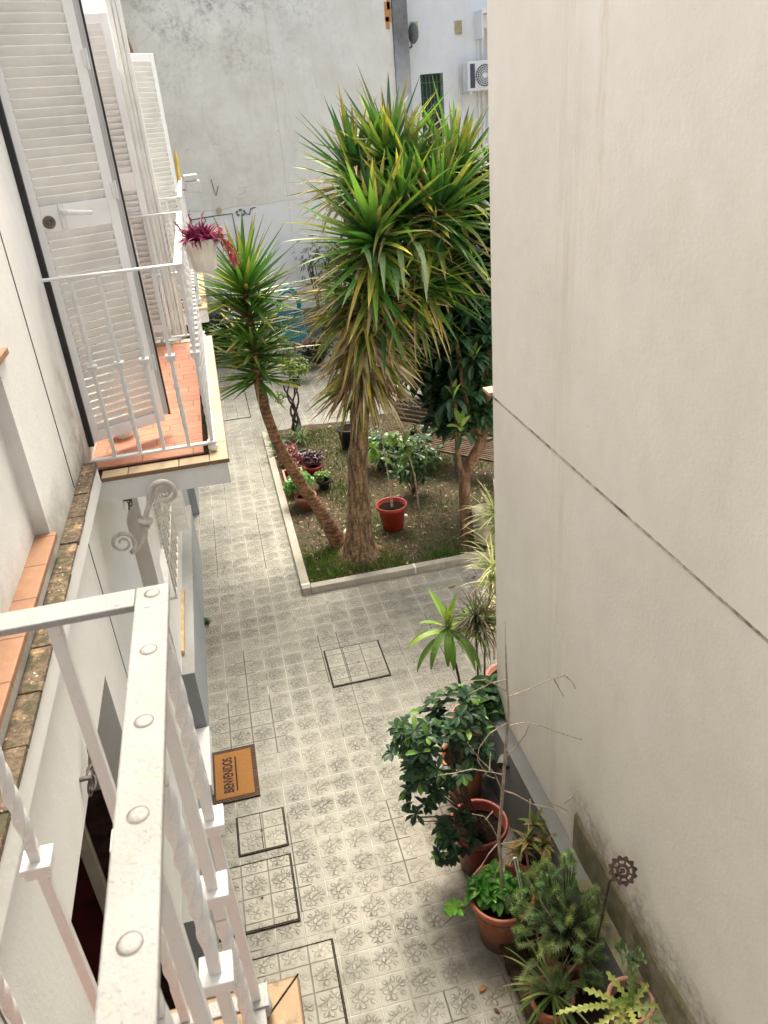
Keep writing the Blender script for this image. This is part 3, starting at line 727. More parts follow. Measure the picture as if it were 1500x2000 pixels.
# ================================================================ RIGHT BUILDING
RB = thing('corner_building', 'tall blank cream rendered building filling the right side', 'building', (1.6, 0, 0))
m = MB(); ZR = 8.6
m.mat('rwall'); YC = 4.45
m.quad((1.6, -6, 0), (1.6, -6, 3.235), (1.6, YC, 3.235), (1.6, YC, 0)); m.quad((1.6, -6, 3.25), (1.6, -6, ZR), (1.6, YC, ZR), (1.6, YC, 3.25))
m.quad((1.6, YC, 0), (1.6, YC, 3.235), (9, YC, 3.235), (9, YC, 0)); m.quad((1.6, YC, 3.25), (1.6, YC, ZR), (9, YC, ZR), (9, YC, 3.25))
m.quad((1.6, -6, ZR), (9, -6, ZR), (9, YC, ZR), (1.6, YC, ZR)); m.quad((1.6, -6, 0), (9, -6, 0), (9, -6, ZR), (1.6, -6, ZR))
m.build('wall', None, RB)
m = MB(); m.mat('joint'); M['joint'] = simple('weathered_joint', (.50, .44, .37), .9, .45, 14, .4)
m.box(1.5982, 1.62, -6, YC+.003, 3.2352, 3.2405); m.box(1.5988, 1.62, -6, YC+.003, 3.2435, 3.2498); m.build('movement_joint', None, RB)
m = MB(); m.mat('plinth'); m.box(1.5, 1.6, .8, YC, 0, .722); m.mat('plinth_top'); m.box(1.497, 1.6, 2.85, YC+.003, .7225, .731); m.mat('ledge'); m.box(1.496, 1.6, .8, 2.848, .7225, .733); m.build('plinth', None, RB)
m = MB(); N_ = 70
for i in range(N_+1):
    y = .9+2.18*i/N_; t_ = 1.03+.05*noise.noise(Vector((y*3.1, 0, 0)))+.02*noise.noise(Vector((y*14, 2, 0))); xo = 1.585+.006*noise.noise(Vector((y*9, 4, 0)))
    m.v += [(xo-.006, y, 0), (xo, y, t_-.03), (xo+.008, y, t_-.008), (1.606, y, t_+.012)]
for i in range(N_):
    for j in range(3): m.face((4*i+j, 4*i+4+j, 4*i+5+j, 4*i+1+j))
m.face((4*N_, 4*N_+3, 4*N_+2, 4*N_+1))
m.build('damp_ledge', 'ledge', RB)
m = MB(); m.box(1.575, 1.64, YC+.002, YC+.12, 3.25, 3.27); m.build('corner_tile', 'pot_pink', RB)
m = MB(); m.tube([(1.5, 4.02, .60), (1.47, 3.98, .60), (1.455, 3.96, .595)], [.045, .045, .045], 20, cap=False); m.tube([(1.47, 3.985, .60), (1.46, 3.97, .60)], .036, 18); 
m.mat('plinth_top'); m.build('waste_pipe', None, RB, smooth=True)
m = MB(); m.tube([(1.4545, 3.963, .5975), (1.452, 3.959, .5968)], .034, 18); m.build('pipe_mouth', 'seal', RB)

# ================================================================ BACK BUILDINGS
BB = thing('stained_building', 'old stained and cracked windowless wall closing the courtyard', 'building', (0, 19, 0))
m = MB(); m.box(-9, 4.70, 19, 26, 0, 9.2); m.build('wall', 'bwall', BB)
m = MB(); m.box(-9, 4.70, 18.96, 18.998, 0, .70); m.build('plinth', 'plinth', BB)
m = MB(); m.box(4.71, 5.03, 18.93, 19.4, 0, 9.2); m.build('corner_pilaster', 'strip', BB)
m = MB()
for (x, z, s) in ((4.62, 6.62, .16), (4.60, 6.42, .1), (4.64, 6.75, .08)):
    m.box(x-s*.4, x+s*.4, 18.985, 18.9985, z-s*1.1, z+s*1.1)
m.build('exposed_brick', 'orange', BB)
def ring(mb, x, z, r, rr, y=18.99, sx=1):
    mb.tube([(x+r*sx*math.cos(a), y, z+r*math.sin(a)) for a in [2*PI*i/16 for i in range(17)]], rr, 6)
m = MB(); m.tube([(.46, 18.99, 3.10), (.46, 18.90, 3.08)], .055, 10); m.build('drain_stub', 'vent', BB)
m = MB()
for i in range(5): m.tube([(.93+.10*math.cos(a), 18.985, 3.0+.06*math.sin(a)) for a in (i*1.2, i*1.2+.8)], .02, 5)
m.tube([(1.0, 18.99, 2.98), (1.12, 18.99, 2.94), (1.16, 18.99, 3.06), (1.28, 18.99, 3.08)], .012, 5); m.build('broken_fixture', 'iron_dark', BB)
m = MB(); pts = [(-.2, 18.992, 2.96), (.33, 18.992, 2.99), (.74, 18.992, 3.0), (.75, 18.992, 2.6), (.78, 18.992, 2.2)]; m.tube(pts, .012, 5); m.build('cable', 'iron_dark', BB)
m = MB(); m.tube([(.40, 18.99, 3.75), (.42, 18.99, 3.55), (.45, 18.99, 3.4), (.53, 18.99, 3.6)], .008, 4); m.build('crack_wire', 'iron_dark', BB)

B2 = thing('white_back_building', 'white rendered building behind the yucca with a small barred window', 'building', (6, 19.3, 0))
m = MB()
X_, Y_ = 5.03, 19.25
ops = [(5.33, 5.86, 3.7, 5.42)]
xs_ = [5.03, 5.33, 5.86, 14]; zs_ = [0, 3.7, 5.42, 9.2]
for a, b in zip(xs_, xs_[1:]):
    for c, d in zip(zs_, zs_[1:]):
        if a == 5.33 and c == 3.7: continue
        m.quad((a, Y_, c), (b, Y_, c), (b, Y_, d), (a, Y_, d))
D = Y_+.25
m.quad((5.33, Y_, 3.7), (5.33, D, 3.7), (5.33, D, 5.42), (5.33, Y_, 5.42)); m.quad((5.86, Y_, 3.7), (5.86, D, 3.7), (5.86, D, 5.42), (5.86, Y_, 5.42))
m.quad((5.33, Y_, 5.42), (5.86, Y_, 5.42), (5.86, D, 5.42), (5.33, D, 5.42)); m.quad((5.33, Y_, 3.7), (5.86, Y_, 3.7), (5.86, D, 3.7), (5.33, D, 3.7))
m.build('wall', 'bwall2', B2)
m = MB(); m.quad((5.3, D-.01, 3.7), (5.9, D-.01, 3.7), (5.9, D-.01, 5.45), (5.3, D-.01, 5.45)); wn = m.build('window', 'glass', B2)
M['green_iron'] = simple('green_painted_bars', (.08, .17, .06), .6, .3, 20)
m = MB()
for i in range(6): m.tube([(5.38+i*.085, Y_+.05, 4.55), (5.38+i*.085, Y_-.03 if i else Y_+.03, 4.8), (5.38+i*.085, Y_+.05, 5.40)], .011, 5)
for z in (4.62, 4.95, 5.25): m.tube([(5.34, Y_+.04, z), (5.85, Y_+.04, z)], .010, 5)
m.build('bars', 'green_iron', wn)
for (x, z) in ((5.25, 6.30), (6.25, 6.26)):
    m = MB(); m.box(x-.08, x+.08, Y_-.03, Y_-.002, z-.13, z+.13)
    for i in range(5): m.box(x-.065, x+.065, Y_-.045, Y_-.031, z-.10+i*.045, z-.075+i*.045)
    m.build('vent', 'vent', B2)
m = MB(); m.box(6.62, 7.6, Y_-.55, Y_-.003, 6.45, 6.53); m.box(6.62, 6.66, Y_-.5, Y_-.003, 6.0, 6.45); m.box(6.70, 7.6, Y_-.4, Y_-.003, 6.20, 6.44); m.build('canopy', 'lwall', B2)
m = MB()
for x in (6.68, 6.78, 6.90): m.tube([(x, Y_-.04, 3.2), (x, Y_-.04, 6.2)], .022, 6)
m.build('pipe', 'whiteplastic', B2)
# satellite dish
sdish = thing('satellite_dish', 'small grey satellite dish beside the dark pilaster', 'satellite dish', (5.08, 19.1, 6.15))
m = MB(); k0 = len(m.v)
for i in range(6):
    for j in range(16):
        r = .17*i/5; a = 2*PI*j/16; m.v.append((5.17+r*.55*math.cos(a), 19.0-r*.6*math.cos(a)+.25*r*r*8, 6.20+r*1.15*math.sin(a)))
for i in range(5):
    for j in range(16): m.face((i*16+j, i*16+(j+1) % 16, (i+1)*16+(j+1) % 16, (i+1)*16+j))
m.build('dish', 'plinth', sdish, smooth=True)
m = MB(); m.tube([(5.12, 19.25, 5.95), (5.12, 19.08, 5.95), (5.15, 19.05, 6.2)], .02, 6); m.build('arm', 'iron_dark', sdish)
# air conditioner
ac = thing('air_conditioner', 'white outdoor air conditioning unit bracketed to the far white wall', 'air conditioner', (6.65, 19.0, 4.95))
ax0, ax1, ay0, ay1, az0, az1 = 6.26, 7.10, 18.72, 19.06, 5.0, 5.58
m = MB(); m.mat('acwhite'); m.box(ax0, ax1, ay0, ay1, az0, az1); m.build('casing', None, ac, bevel=.015)
m = MB(); m.box(ax0+.06, ax0+.17, ay0-.006, ay0-.001, az0+.06, az1-.05); m.build('service_panel', 'acdark', ac)
m = MB(); fx, fz = 6.66, 5.29; m.tube([(fx, ay0-.001, fz), (fx, ay0-.006, fz)], .225, 28); m.build('fan_recess', 'acdark', ac)
m = MB()
for r in (.06, .10, .14, .18, .225): ring(m, fx, fz, r, .006, ay0-.012)
for i in range(24):
    a = 2*PI*i/24; m.tube([(fx+.04*math.cos(a), ay0-.012, fz+.04*math.sin(a)), (fx+.225*math.cos(a+.25), ay0-.012, fz+.225*math.sin(a+.25))], .004, 4)
m.tube([(fx, ay0-.008, fz), (fx, ay0-.018, fz)], .045, 14); m.build('fan_grille', 'whiteplastic', ac)
m = MB()
for x in (ax0+.04, ax1-.1): m.box(x, x+.035, ay0-.02, 19.25, az0-.06, az0-.002); m.box(x, x+.03, 19.215, 19.247, az0-.35, az0-.061)
m.box(ax0-.05, ax0-.02, 19.2, 19.247, az0-.2, az1-.1); m.build('bracket', 'acwhite', ac)

# ================================================================ MANHOLE COVERS
def cover(x0, x1, y0, y1, label, hole=None, inner=True, split=None):
    t_ = thing('manhole_cover', label, 'manhole cover', ((x0+x1)/2, (y0+y1)/2, 0), 'tiled manhole covers in the paving')
    m = MB(); m.quad((x0, y0, .004), (x1, y0, .004), (x1, y1, .004), (x0, y1, .004)); m.build('gap', 'blackdirt', t_)
    g = .017; m = MB(); m.box(x0+g, x1-g, y0+g*1.2, y1-g*.8, .002, .010); m.build('lid', 'cover', t_, bevel=.003)
    m = MB(); 
    m.box(x0+g*.35, x0+g*.7, y0+.004, y1-.004, .002, .011); m.box(x1-g*.7, x1-g*.35, y0+.004, y1-.004, .002, .011)
    m.box(x0+g, x1-g, y0+g*.3, y0+g*.65, .002, .011); m.build('frame', 'coverframe', t_)
    if split:
        m = MB()
        for sx in split: m.box(sx-.003, sx+.003, y0+g*1.4, y1-g, .009, .0112)
        m.build('joint_line', 'blackdirt', t_)
    hx, hy = hole; m = MB(); m.lathe([(.011, .0095), (.011, .0122)], hx, hy, 12); m.build('lifting_hole', 'seal', t_)
cover(.468, 1.05, 5.92, 6.52, 'light tiled manhole cover with a two-by-three tile grid, farthest along the passage', (.78, 6.22), split=(.662,))
cover(-.542, -.158, 4.235, 4.62, 'smallest square manhole cover, between the doormat and a larger cover', (-.35, 4.43), split=(-.35,))
cover(-.742, -.155, 3.592, 4.165, 'mid-sized tiled manhole cover with one dark hole beside the white balusters', (-.40, 3.84))
cover(-.66, .037, 2.75, 3.408, 'large manhole cover at the bottom, partly under the balcony edge', (-.3, 3.08))
cover(-.254, .296, 13.88, 15.6, 'distant long cover in the paving behind the leaning yucca', (0, 14.7))

# ================================================================ DOORMAT
mt = thing('doormat', 'orange-brown coir doormat with a black border reading BIENVENIDOS', 'doormat', (-.525, 5.09, 0))
m = MB(); m.box(-.722, -.328, 4.79, 5.395, .002, .014); m.build('border', 'matborder', mt)
m = MB(); m.box(-.682, -.368, 4.832, 5.353, .0145, .018); m.build('coir_panel', 'coir', mt)
cu = bpy.data.curves.new('lettering', 'FONT'); cu.body = 'BIENVENIDOS'; cu.size = .10; cu.extrude = .0006; cu.align_x = 'CENTER'; cu.offset = .002
to = bpy.data.objects.new('tmp', cu); C.objects.link(to); bpy.context.view_layer.update()
me = bpy.data.meshes.new_from_object(to.evaluated_get(bpy.context.evaluated_depsgraph_get())); C.objects.unlink(to); bpy.data.objects.remove(to)
xsn = [v.co.x for v in me.vertices]; wd = max(xsn)-min(xsn)
me.transform(Matrix.Diagonal((.40/wd, 1.15, 1, 1))); me.transform(Matrix.Rotation(PI/2, 4, 'Z')); me.transform(Matrix.Translation((-.535+.525, 5.085-5.09, .0188)))
me.materials.clear(); me.materials.append(M['black'])
lo = bpy.data.objects.new('lettering', me); C.objects.link(lo); lo.parent = mt
m = MB(); m.box(-.512, -.500, 4.89, 5.285, .0182, .0192); m.build('underline', 'black', mt)

# ================================================================ POTS
def pot(parent, x, y, z0, h, rt_, mat, rimh=.05, soil=True, taper=.68, soild=.05):
    rb = rt_*taper; m = MB()
    m.lathe([(rb*.9, z0), (rb, z0+.004), (rb+(rt_-rb)*.8-.012, z0+h-rimh-.008), (rt_-.004, z0+h-rimh), (rt_, z0+h-rimh+.006), (rt_+.004, z0+h-.008), (rt_, z0+h), (rt_-.014, z0+h-.001), (rt_-.020, z0+h-.012), (rt_-.03, z0+h-soild-.02)], x, y, 40)
    o = m.build('pot', mat, parent, smooth=True)
    if soil:
        m = MB(); n = 20; m.v.append((x, y, z0+h-soild+.008))
        for j in range(n): m.v.append((x+(rt_-.024)*math.cos(2*PI*j/n), y+(rt_-.024)*math.sin(2*PI*j/n), z0+h-soild+rnd(-.005, .005)))
        for j in range(n): m.face((0, 1+j, 1+(j+1) % n))
        m.build('potting_soil', 'soil', parent)
    return o

def whorl_shrub(mb, c, rad, n, L, W, col, young=None, k=6, prof='obov', droop=.35, shell=.55, fl=.2):
    for i in range(n):
        d = rdir(); d.z = d.z*.8+.15; r = shell+(1-shell)*random.random()
        p = Vector((c[0]+d.x*rad[0]*r, c[1]+d.y*rad[1]*r, c[2]+d.z*rad[2]*r))
        ax = (d+Vector((0, 0, .7))+rdir()*.3).normalized(); a0 = rnd(0, 6.28)
        side = ax.orthogonal().normalized()
        for j in range(k):
            a = a0+2*PI*j/k+rnd(-.2, .2); out = Matrix.Rotation(a, 3, ax) @ side
            dd = (out+ax*rnd(.1, .6)).normalized()
            cc = jit(young if (young and random.random() < .12) else col, .3)
            mb.leaf(p, dd, L*rnd(.7, 1.15), W*rnd(.8, 1.15), droop, 4, prof, fl, cc, roll=rnd(-.3, .3))

# --- P1: dark red pot with dark glossy shrub
s1 = thing('potted_shrub', 'dark green glossy whorled shrub overflowing a large dark red pot', 'potted plant', (1.17, 3.68, 0))
pot(s1, 1.17, 3.68, 0, .43, .205, 'pot_red', soild=.09)
m = MB(); mats_col = (.026, .060, .030)
for c, r, n in (((.93, 3.72, 1.12), (.33, .30, .34), 60), ((1.08, 3.80, 1.30), (.22, .2, .20), 26), ((.80, 3.66, 1.34), (.16, .16, .16), 16), ((.78, 3.62, .86), (.15, .16, .2), 15),
                ((.97, 3.55, .52), (.14, .12, .17), 15), ((.93, 3.62, .32), (.12, .1, .12), 7), ((1.2, 3.85, 1.0), (.18, .15, .25), 18)):
    whorl_shrub(m, c, r, n, .088, .040, mats_col, (.10, .19, .04), 7)
m.build('foliage', 'leaf_gloss', s1)
m = MB()
for i in range(16):
    e = Vector((.93, 3.7, 1.1))+Vector((rnd(-.28, .28), rnd(-.2, .2), rnd(-.6, .3))); st = Vector((1.15+rnd(-.05, .05), 3.68+rnd(-.05, .05), .37))
    md = (st+e)/2+Vector((rnd(-.06, .06), rnd(-.05, .05), .08)); m.tube([st, md, e], [.007, .005, .003], 5)
m.build('stems', 'stem_dark', s1)
# --- P2: terracotta pot, bare sapling + bright leafy plant
s2 = thing('potted_plant', 'bright green leafy plant in a big terracotta pot with a rolled rim', 'potted plant', (1.13, 3.12, 0))
pot(s2, 1.13, 3.12, 0, .44, .212, 'pot_terra', soild=.10)
m = MB()
for c, n in (((1.10, 3.12, .44), 20), ((1.00, 3.14, .46), 10), ((1.22, 3.10, .42), 7), ((1.13, 3.22, .46), 8)):
    whorl_shrub(m, c, (.08, .07, .06), n, .10, .042, (.055, .17, .025), (.14, .30, .04), 6, 'oval', .5, .3)
whorl_shrub(m, (.80, 3.08, .40), (.05, .04, .05), 3, .085, .04, (.10, .24, .03), None, 6, 'oval', .6, .3)
m.build('foliage', 'leaf', s2)
m = MB(); m.tube([(1.0, 3.1, .38), (.93, 3.09, .46), (.82, 3.08, .40), (.70, 3.06, .33)], [.005, .004, .003, .002], 5); m.build('runner', 'stem_dark', s2)
s3 = thing('bare_sapling', 'tall leafless sapling with thin twigs rising from the terracotta pot', 'sapling', (1.14, 3.10, .35))
def P3_(x, z, y=3.1): return (x, y, z)
m = MB(); m.tube([P3_(1.135, .35), P3_(1.12, .75), P3_(1.108, .95), P3_(1.135, 1.3), P3_(1.155, 1.62), P3_(1.178, 1.92), P3_(1.166, 2.25), P3_(1.162, 2.55)], [.011, .011, .011, .011, .009, .007, .005, .0025], 8); m.build('trunk', 'twig', s3, smooth=True)
m = MB()
tw = [([(1.175, 2.04), (1.26, 2.05), (1.40, 2.09), (1.50, 2.10), (1.545, 2.05), (1.57, 1.99)], 0), ([(1.44, 2.09), (1.47, 2.02), (1.50, 1.95)], 0),
      ([(1.17, 2.16), (1.08, 2.16), (.96, 2.12)], 0), ([(1.17, 2.08), (1.12, 2.13), (1.05, 2.19), (.99, 2.2)], 0),
      ([(1.182, 1.83), (1.27, 1.84), (1.37, 1.79), (1.50, 1.70), (1.60, 1.64), (1.61, 1.60)], -.05), ([(1.182, 1.86), (1.07, 1.80), (1.01, 1.70), (1.0, 1.60), (1.06, 1.45), (1.11, 1.40)], .05),
      ([(1.155, 1.60), (1.21, 1.68), (1.26, 1.78), (1.27, 1.86)], -.06), ([(1.145, 1.47), (1.08, 1.49), (.97, 1.53), (.87, 1.51), (.78, 1.50), (.77, 1.42)], .1),
      ([(1.13, 1.36), (1.10, 1.47), (1.02, 1.58), (.96, 1.70)], .08), ([(1.06, 1.53), (1.09, 1.60)], .06),
      ([(1.135, 1.35), (1.2, 1.32), (1.31, 1.22), (1.42, 1.17), (1.52, 1.11)], -.08), ([(1.31, 1.22), (1.29, 1.14), (1.265, 1.04)], -.08), ([(1.42, 1.17), (1.5, 1.10), (1.56, 1.05)], -.02), ([(1.52, 1.11), (1.57, 1.16), (1.60, 1.22)], -.02),
      ([(1.11, .92), (1.04, .87), (.98, .80), (.92, .77)], -.06), ([(1.115, .93), (1.07, 1.06), (1.03, 1.14), (.96, 1.17)], .04), ([(1.03, 1.14), (1.09, 1.15)], .04), ([(1.11, .90), (1.19, .87), (1.29, .85)], .03), ([(1.12, .72), (1.09, .66), (1.08, .60)], 0)]
for pts, dy in tw:
    P = [P3_(x, z, 3.1+dy*i/(len(pts)-1)) for i, (x, z) in enumerate(pts)]
    m.tube(P, [.0042-(.0026*i/(len(P)-1)) for i in range(len(P))], 5)
    for a, b in zip(P, P[1:]):
        for q in range(3):
            f = rnd(0, 1); c0 = Vector(a).lerp(Vector(b), f); m.tube([c0, c0+Vector((rnd(-.006, .006), rnd(-.004, .004), rnd(.003, .010)))], [.0035, .0015], 4)
m.build('twigs', 'twig', s3)
hk = thing('plant_support', 'white bent wire support stuck in the terracotta pot', 'plant support', (1.26, 3.2, .34))
m = MB(); m.tube([(1.19, 3.06, .80), (1.225, 3.02, .50), (1.23, 3.02, .47)], .0045, 6); m.tube([(1.212, 3.07, .78), (1.24, 3.03, .50), (1.22, 3.01, .465)], .0045, 6); m.tube([(1.20, 3.0, .462), (1.255, 3.03, .47)], .0045, 6); m.tube([(1.19, 3.06, .80), (1.212, 3.07, .78)], .0045, 6); m.tube([(1.23, 3.02, .48), (1.22, 3.04, .34)], .004, 6)
m.build('wire', 'marble', hk)
# --- P3 : orange pot with broad leaves + dracaena
s4 = thing('potted_shrub', 'broad-leaved green shrub in an orange pot against the wall corner', 'potted plant', (1.47, 4.62, 0))
pot(s4, 1.47, 4.62, 0, .50, .20, 'pot_orange')
m = MB()
whorl_shrub(m, (1.50, 4.45, .78), (.26, .16, .16), 26, .15, .068, (.035, .095, .028), (.10, .2, .04), 5, 'oval', .6, .4)
m.build('foliage', 'leaf_gloss', s4)
s5 = thing('dragon_tree', 'thin two-stemmed dragon tree with dark narrow leaves by the wall corner', 'potted plant', (1.60, 4.9, .3))
m = MB()
for (x, y, z, x2) in ((1.53, 4.70, .44, 1.55), (1.60, 4.74, .44, 1.64)): m.tube([(x, y, z), (x+.01, y+.03, .8), (x2, y+.08, 1.32)], [.009, .008, .008], 6)
m.build('stems', 'stem_dark', s5)
m = MB()
for c, n in (((1.55, 4.78, 1.34), 75), ((1.56, 4.78, 1.24), 40), ((1.65, 4.84, 1.28), 75), ((1.65, 4.86, 1.18), 40)):
    for i in range(n):
        d = rdir(); d.z = d.z*.7+.35; m.leaf(Vector(c)+Vector((0, 0, rnd(-.06, .05))), d, rnd(.24, .36), .014, rnd(.3, .9), 5, 'sword', .3, jit((.06, .07, .035), .3), (.10, .05, .04))
m.build('foliage', 'leaf', s5)
# --- corn plant
s6 = thing('corn_plant', 'tall corn plant on a bare dark cane with arching lime green leaves', 'potted plant', (1.27, 4.32, 0))
pot(s6, 1.27, 4.32, 0, .43, .18, 'pot_orange')
m = MB(); m.tube([(1.36, 4.42, .39), (1.36, 4.6, .8), (1.345, 4.72, 1.05), (1.335, 4.8, 1.27)], [.012, .011, .010, .010], 8); m.build('cane', 'stem_dark', s6)
m = MB(); c0 = Vector((1.335, 4.8, 1.27))
spec = [(-.9, -.1, .35, .34, .95), (-.8, -.3, .9, .30, .5), (-.35, .1, 1.6, .22, .1), (.05, .1, 1.8, .23, .1), (.35, .1, 1.3, .26, .25), (.9, -.1, .35, .42, .8), (.6, -.4, .15, .36, 1.3), (.25, -.6, .1, .36, 1.6), (-.1, -.6, .1, .30, 1.9), (-.5, -.5, .15, .36, 1.7), (-.8, .2, .15, .33, 1.1), (.6, .3, .5, .3, .6), (-.2, .5, .7, .3, .4), (-.95, -.4, .1, .38, 1.4), (.15, -.3, 1.2, .2, .2), (.45, -.7, .0, .40, 1.7), (-.3, -.8, .05, .3, 2.0)]
for i, (x, y, z, L, dr) in enumerate(spec):
    q = (.16, .26, .035) if z > .3 else (.085, .17, .025)
    m.leaf(c0+Vector((0, 0, rnd(-.05, .03))), (x, y, z), L*1.1, .058, dr*.9, 9, 'oval', .2, jit(q, .15), tuple(v*.9 for v in q))
    if z > .8: m.leaf(c0+Vector((0, 0, .004)), (x, y-.02, z+.02), L*.95, .02, dr, 6, 'oval', .1, (.50, .58, .16))
m.build('foliage', 'leaf', s6)
# --- P5 pinkish pot + spiky variegated plants behind the corner
s7 = thing('spiky_plant', 'pale variegated spiky plant half hidden behind the wall corner', 'potted plant', (2.12, 5.6, 0))
pot(s7, 1.93, 5.10, 0, .42, .19, 'pot_pink')
m = MB()
for c, n, L, r in (((2.45, 6.75, 1.05), 80, .42, 0), ((2.35, 6.5, .75), 60, .40, 0), ((2.1, 5.9, .95), 60, .34, 0), ((1.96, 5.2, .95), 55, .30, 0)):
    for i in range(n):
        d = rdir(); d.z = d.z*.6+.25; g = random.random()
        col = (.42, .44, .22) if g < .5 else (.14, .20, .05)
        m.leaf(Vector(c)+Vector((0, 0, rnd(-.12, .12))), d, L*rnd(.7, 1.1), .022, rnd(.1, .7), 4, 'sword', .3, jit(col, .2), (.60, .58, .38))
m.build('foliage', 'leaf', s7)
m = MB(); m.tube([(2.42, 6.72, .0), (2.44, 6.74, 1.05)], .02, 6); m.tube([(1.95, 5.12, .36), (1.96, 5.2, .95)], .012, 6); m.tube([(2.08, 5.85, 0), (2.1, 5.9, .95)], .012, 6); m.build('stems', 'twig', s7)
s8 = thing('stone_planter', 'tall cream cylindrical planter at the corner of the bed', 'planter', (2.72, 7.95, .05))
m = MB(); m.lathe([(.125, .04), (.13, .05), (.135, .44), (.145, .45), (.145, .49), (.125, .49), (.12, .44)], 2.74, 8.0, 32); m.build('cylinder', 'pot_stone', s8, smooth=True)

# --- timber boards along the foot of the wall, carrying pots
pl = thing('plant_shelf', 'low weathered dark timber plank shelf along the foot of the right wall', 'shelf', (1.4, 2.2, 0))
for i, (x0, x1) in enumerate(((1.06, 1.20), (1.215, 1.36), (1.375, 1.53))):
    m = MB(); m.box(x0, x1, 1.2, 2.98+.03*i, .10, .135); m.build('plank', 'plank', pl, bevel=.005)
m = MB()
for y in (1.3, 2.1, 2.85): m.box(1.07, 1.52, y, y+.06, 0, .099)
m.build('bearers', 'plank', pl)
# long thin stick
lg = thing('wooden_stake', 'thin brown wooden stake leaning on the plank shelf', 'stake', (1.3, 2.9, .1))
m = MB(); m.tube([(1.27, 2.82, .15), (1.30, 3.02, .42), (1.33, 3.22, .68)], .008, 6); m.build('stick', 'wood', lg)
# succulent
s9 = thing('aloe_plant', 'olive brown succulent rosettes behind the feathery bush', 'potted plant', (1.38, 3.28, 0))
pot(s9, 1.37, 3.26, .0, .55, .12, 'pot_terra')
m = MB()
for c in ((1.36, 3.24, .68), (1.42, 3.30, .74), (1.30, 3.22, .62), (1.45, 3.2, .66)):
    for i in range(20):
        d = rdir(); d.z = abs(d.z)*.6+.1; m.leaf(c, d, rnd(.08, .15), .030, rnd(.2, 1), 4, 'sword', .35, jit(random.choice([(.13, .12, .045), (.09, .12, .03), (.20, .15, .07)]), .25))
m.build('foliage', 'leaf', s9)
# feathery bush B
s10 = thing('feathery_bush', 'dense feathery grey-green needle-leaved bush in a dark red pot', 'potted plant', (1.37, 2.72, .13))
pot(s10, 1.375, 2.66, .136, .36, .155, 'pot_red')
m = MB(); st = MB()
base = Vector((1.36, 2.68, .50))
for i in range(135):
    d = rdir(); d.z = abs(d.z)*1.15-.25; d.x = d.x*.9-.12; r = rnd(.5, 1)
    e = base+Vector((d.x*.36, d.y*.38, d.z*.60+.14))*r
    if e.x > 1.58: e.x = 1.58
    mid = base.lerp(e, .5)+Vector((0, 0, .05)); ax = (e-mid).normalized(); ax = (ax+Vector((0, 0, .35))).normalized()
    st.tube([base, mid, e], [.005, .004, .0025], 4)
    ax = (ax+rdir()*.7).normalized(); L = rnd(.08, .14); tip = e+ax*.02; side = ax.orthogonal().normalized(); col = jit(random.choice([(.085, .14, .04), (.10, .165, .045), (.065, .125, .045), (.14, .19, .055)]), .25)
    for j in range(64):
        f = j/64; a = j*2.4; out = Matrix.Rotation(a, 3, ax) @ side; p = tip-ax*L*f
        dd = (out*.9+ax*(.9-.5*f)).normalized(); m.leaf(p, dd, rnd(.026, .042), .0052, .2, 1, 'lin', .1, tuple(q*(1.25-.5*f) for q in col))
m.build('foliage', 'leaf', s10); st.build('stems', 'stem_olive', s10)
# rusty disc on a stake
s11 = thing('rusty_ornament', 'rusty flower-shaped iron disc on a stake beside the wall', 'garden ornament', (1.48, 2.42, .6))
m = MB(); cc = Vector((1.495, 2.36, 1.44)); nn = Vector((-.45, -.45, .77)).normalized(); u1 = nn.orthogonal().normalized(); v1 = nn.cross(u1)
prof = []
for j in range(60):
    a = 2*PI*j/60; r = .066+.007*math.cos(12*a); prof.append(cc+(u1*math.cos(a)+v1*math.sin(a))*r)
inner = [cc+(u1*math.cos(2*PI*j/60)+v1*math.sin(2*PI*j/60))*.046 for j in range(60)]
th = nn*.006; k0 = len(m.v)
for lst, o2 in ((prof, th), (inner, th), (prof, -th), (inner, -th)): m.v += [tuple(p+o2) for p in lst]
for j in range(60):
    q = (j+1) % 60; m.face((j, q, 60+q, 60+j)); m.face((120+j, 180+j, 180+q, 120+q)); m.face((j, 120+j, 120+q, q)); m.face((60+j, 60+q, 180+q, 180+j))
m.tube([cc+(u1*math.cos(2*PI*j/24)+v1*math.sin(2*PI*j/24))*.026 for j in range(25)], .008, 6)
for j in range(8):
    a = 2*PI*j/8; m.tube([cc+(u1*math.cos(a)+v1*math.sin(a))*.02, cc+(u1*math.cos(a)+v1*math.sin(a))*.05], .005, 5)
m.tube([cc, cc+Vector((0, 0, .004))], .014, 8)
m.build('disc', 'iron', s11)
m = MB(); m.tube([cc, cc+Vector((-.05, .03, -.10)), (1.42, 2.46, .55)], .006, 6); m.build('stake', 'iron', s11)
# strappy plant
s12 = thing('strap_leaved_plant', 'strap-leaved grassy plant in a terracotta pot at the lower edge', 'potted plant', (1.2, 2.46, .13))
pot(s12, 1.19, 2.47, .136, .22, .125, 'pot_terra')
m = MB()
for i in range(46):
    d = rdir(); d.z = abs(d.z)*.9+.15; g = random.random()
    m.leaf((1.20+rnd(-.02, .02), 2.48+rnd(-.02, .02), .36), d, rnd(.22, .42), .018, rnd(.5, 1.5), 7, 'sword', .3, jit((.09, .15, .04) if g < .7 else (.22, .24, .10), .2))
m.build('foliage', 'leaf', s12)
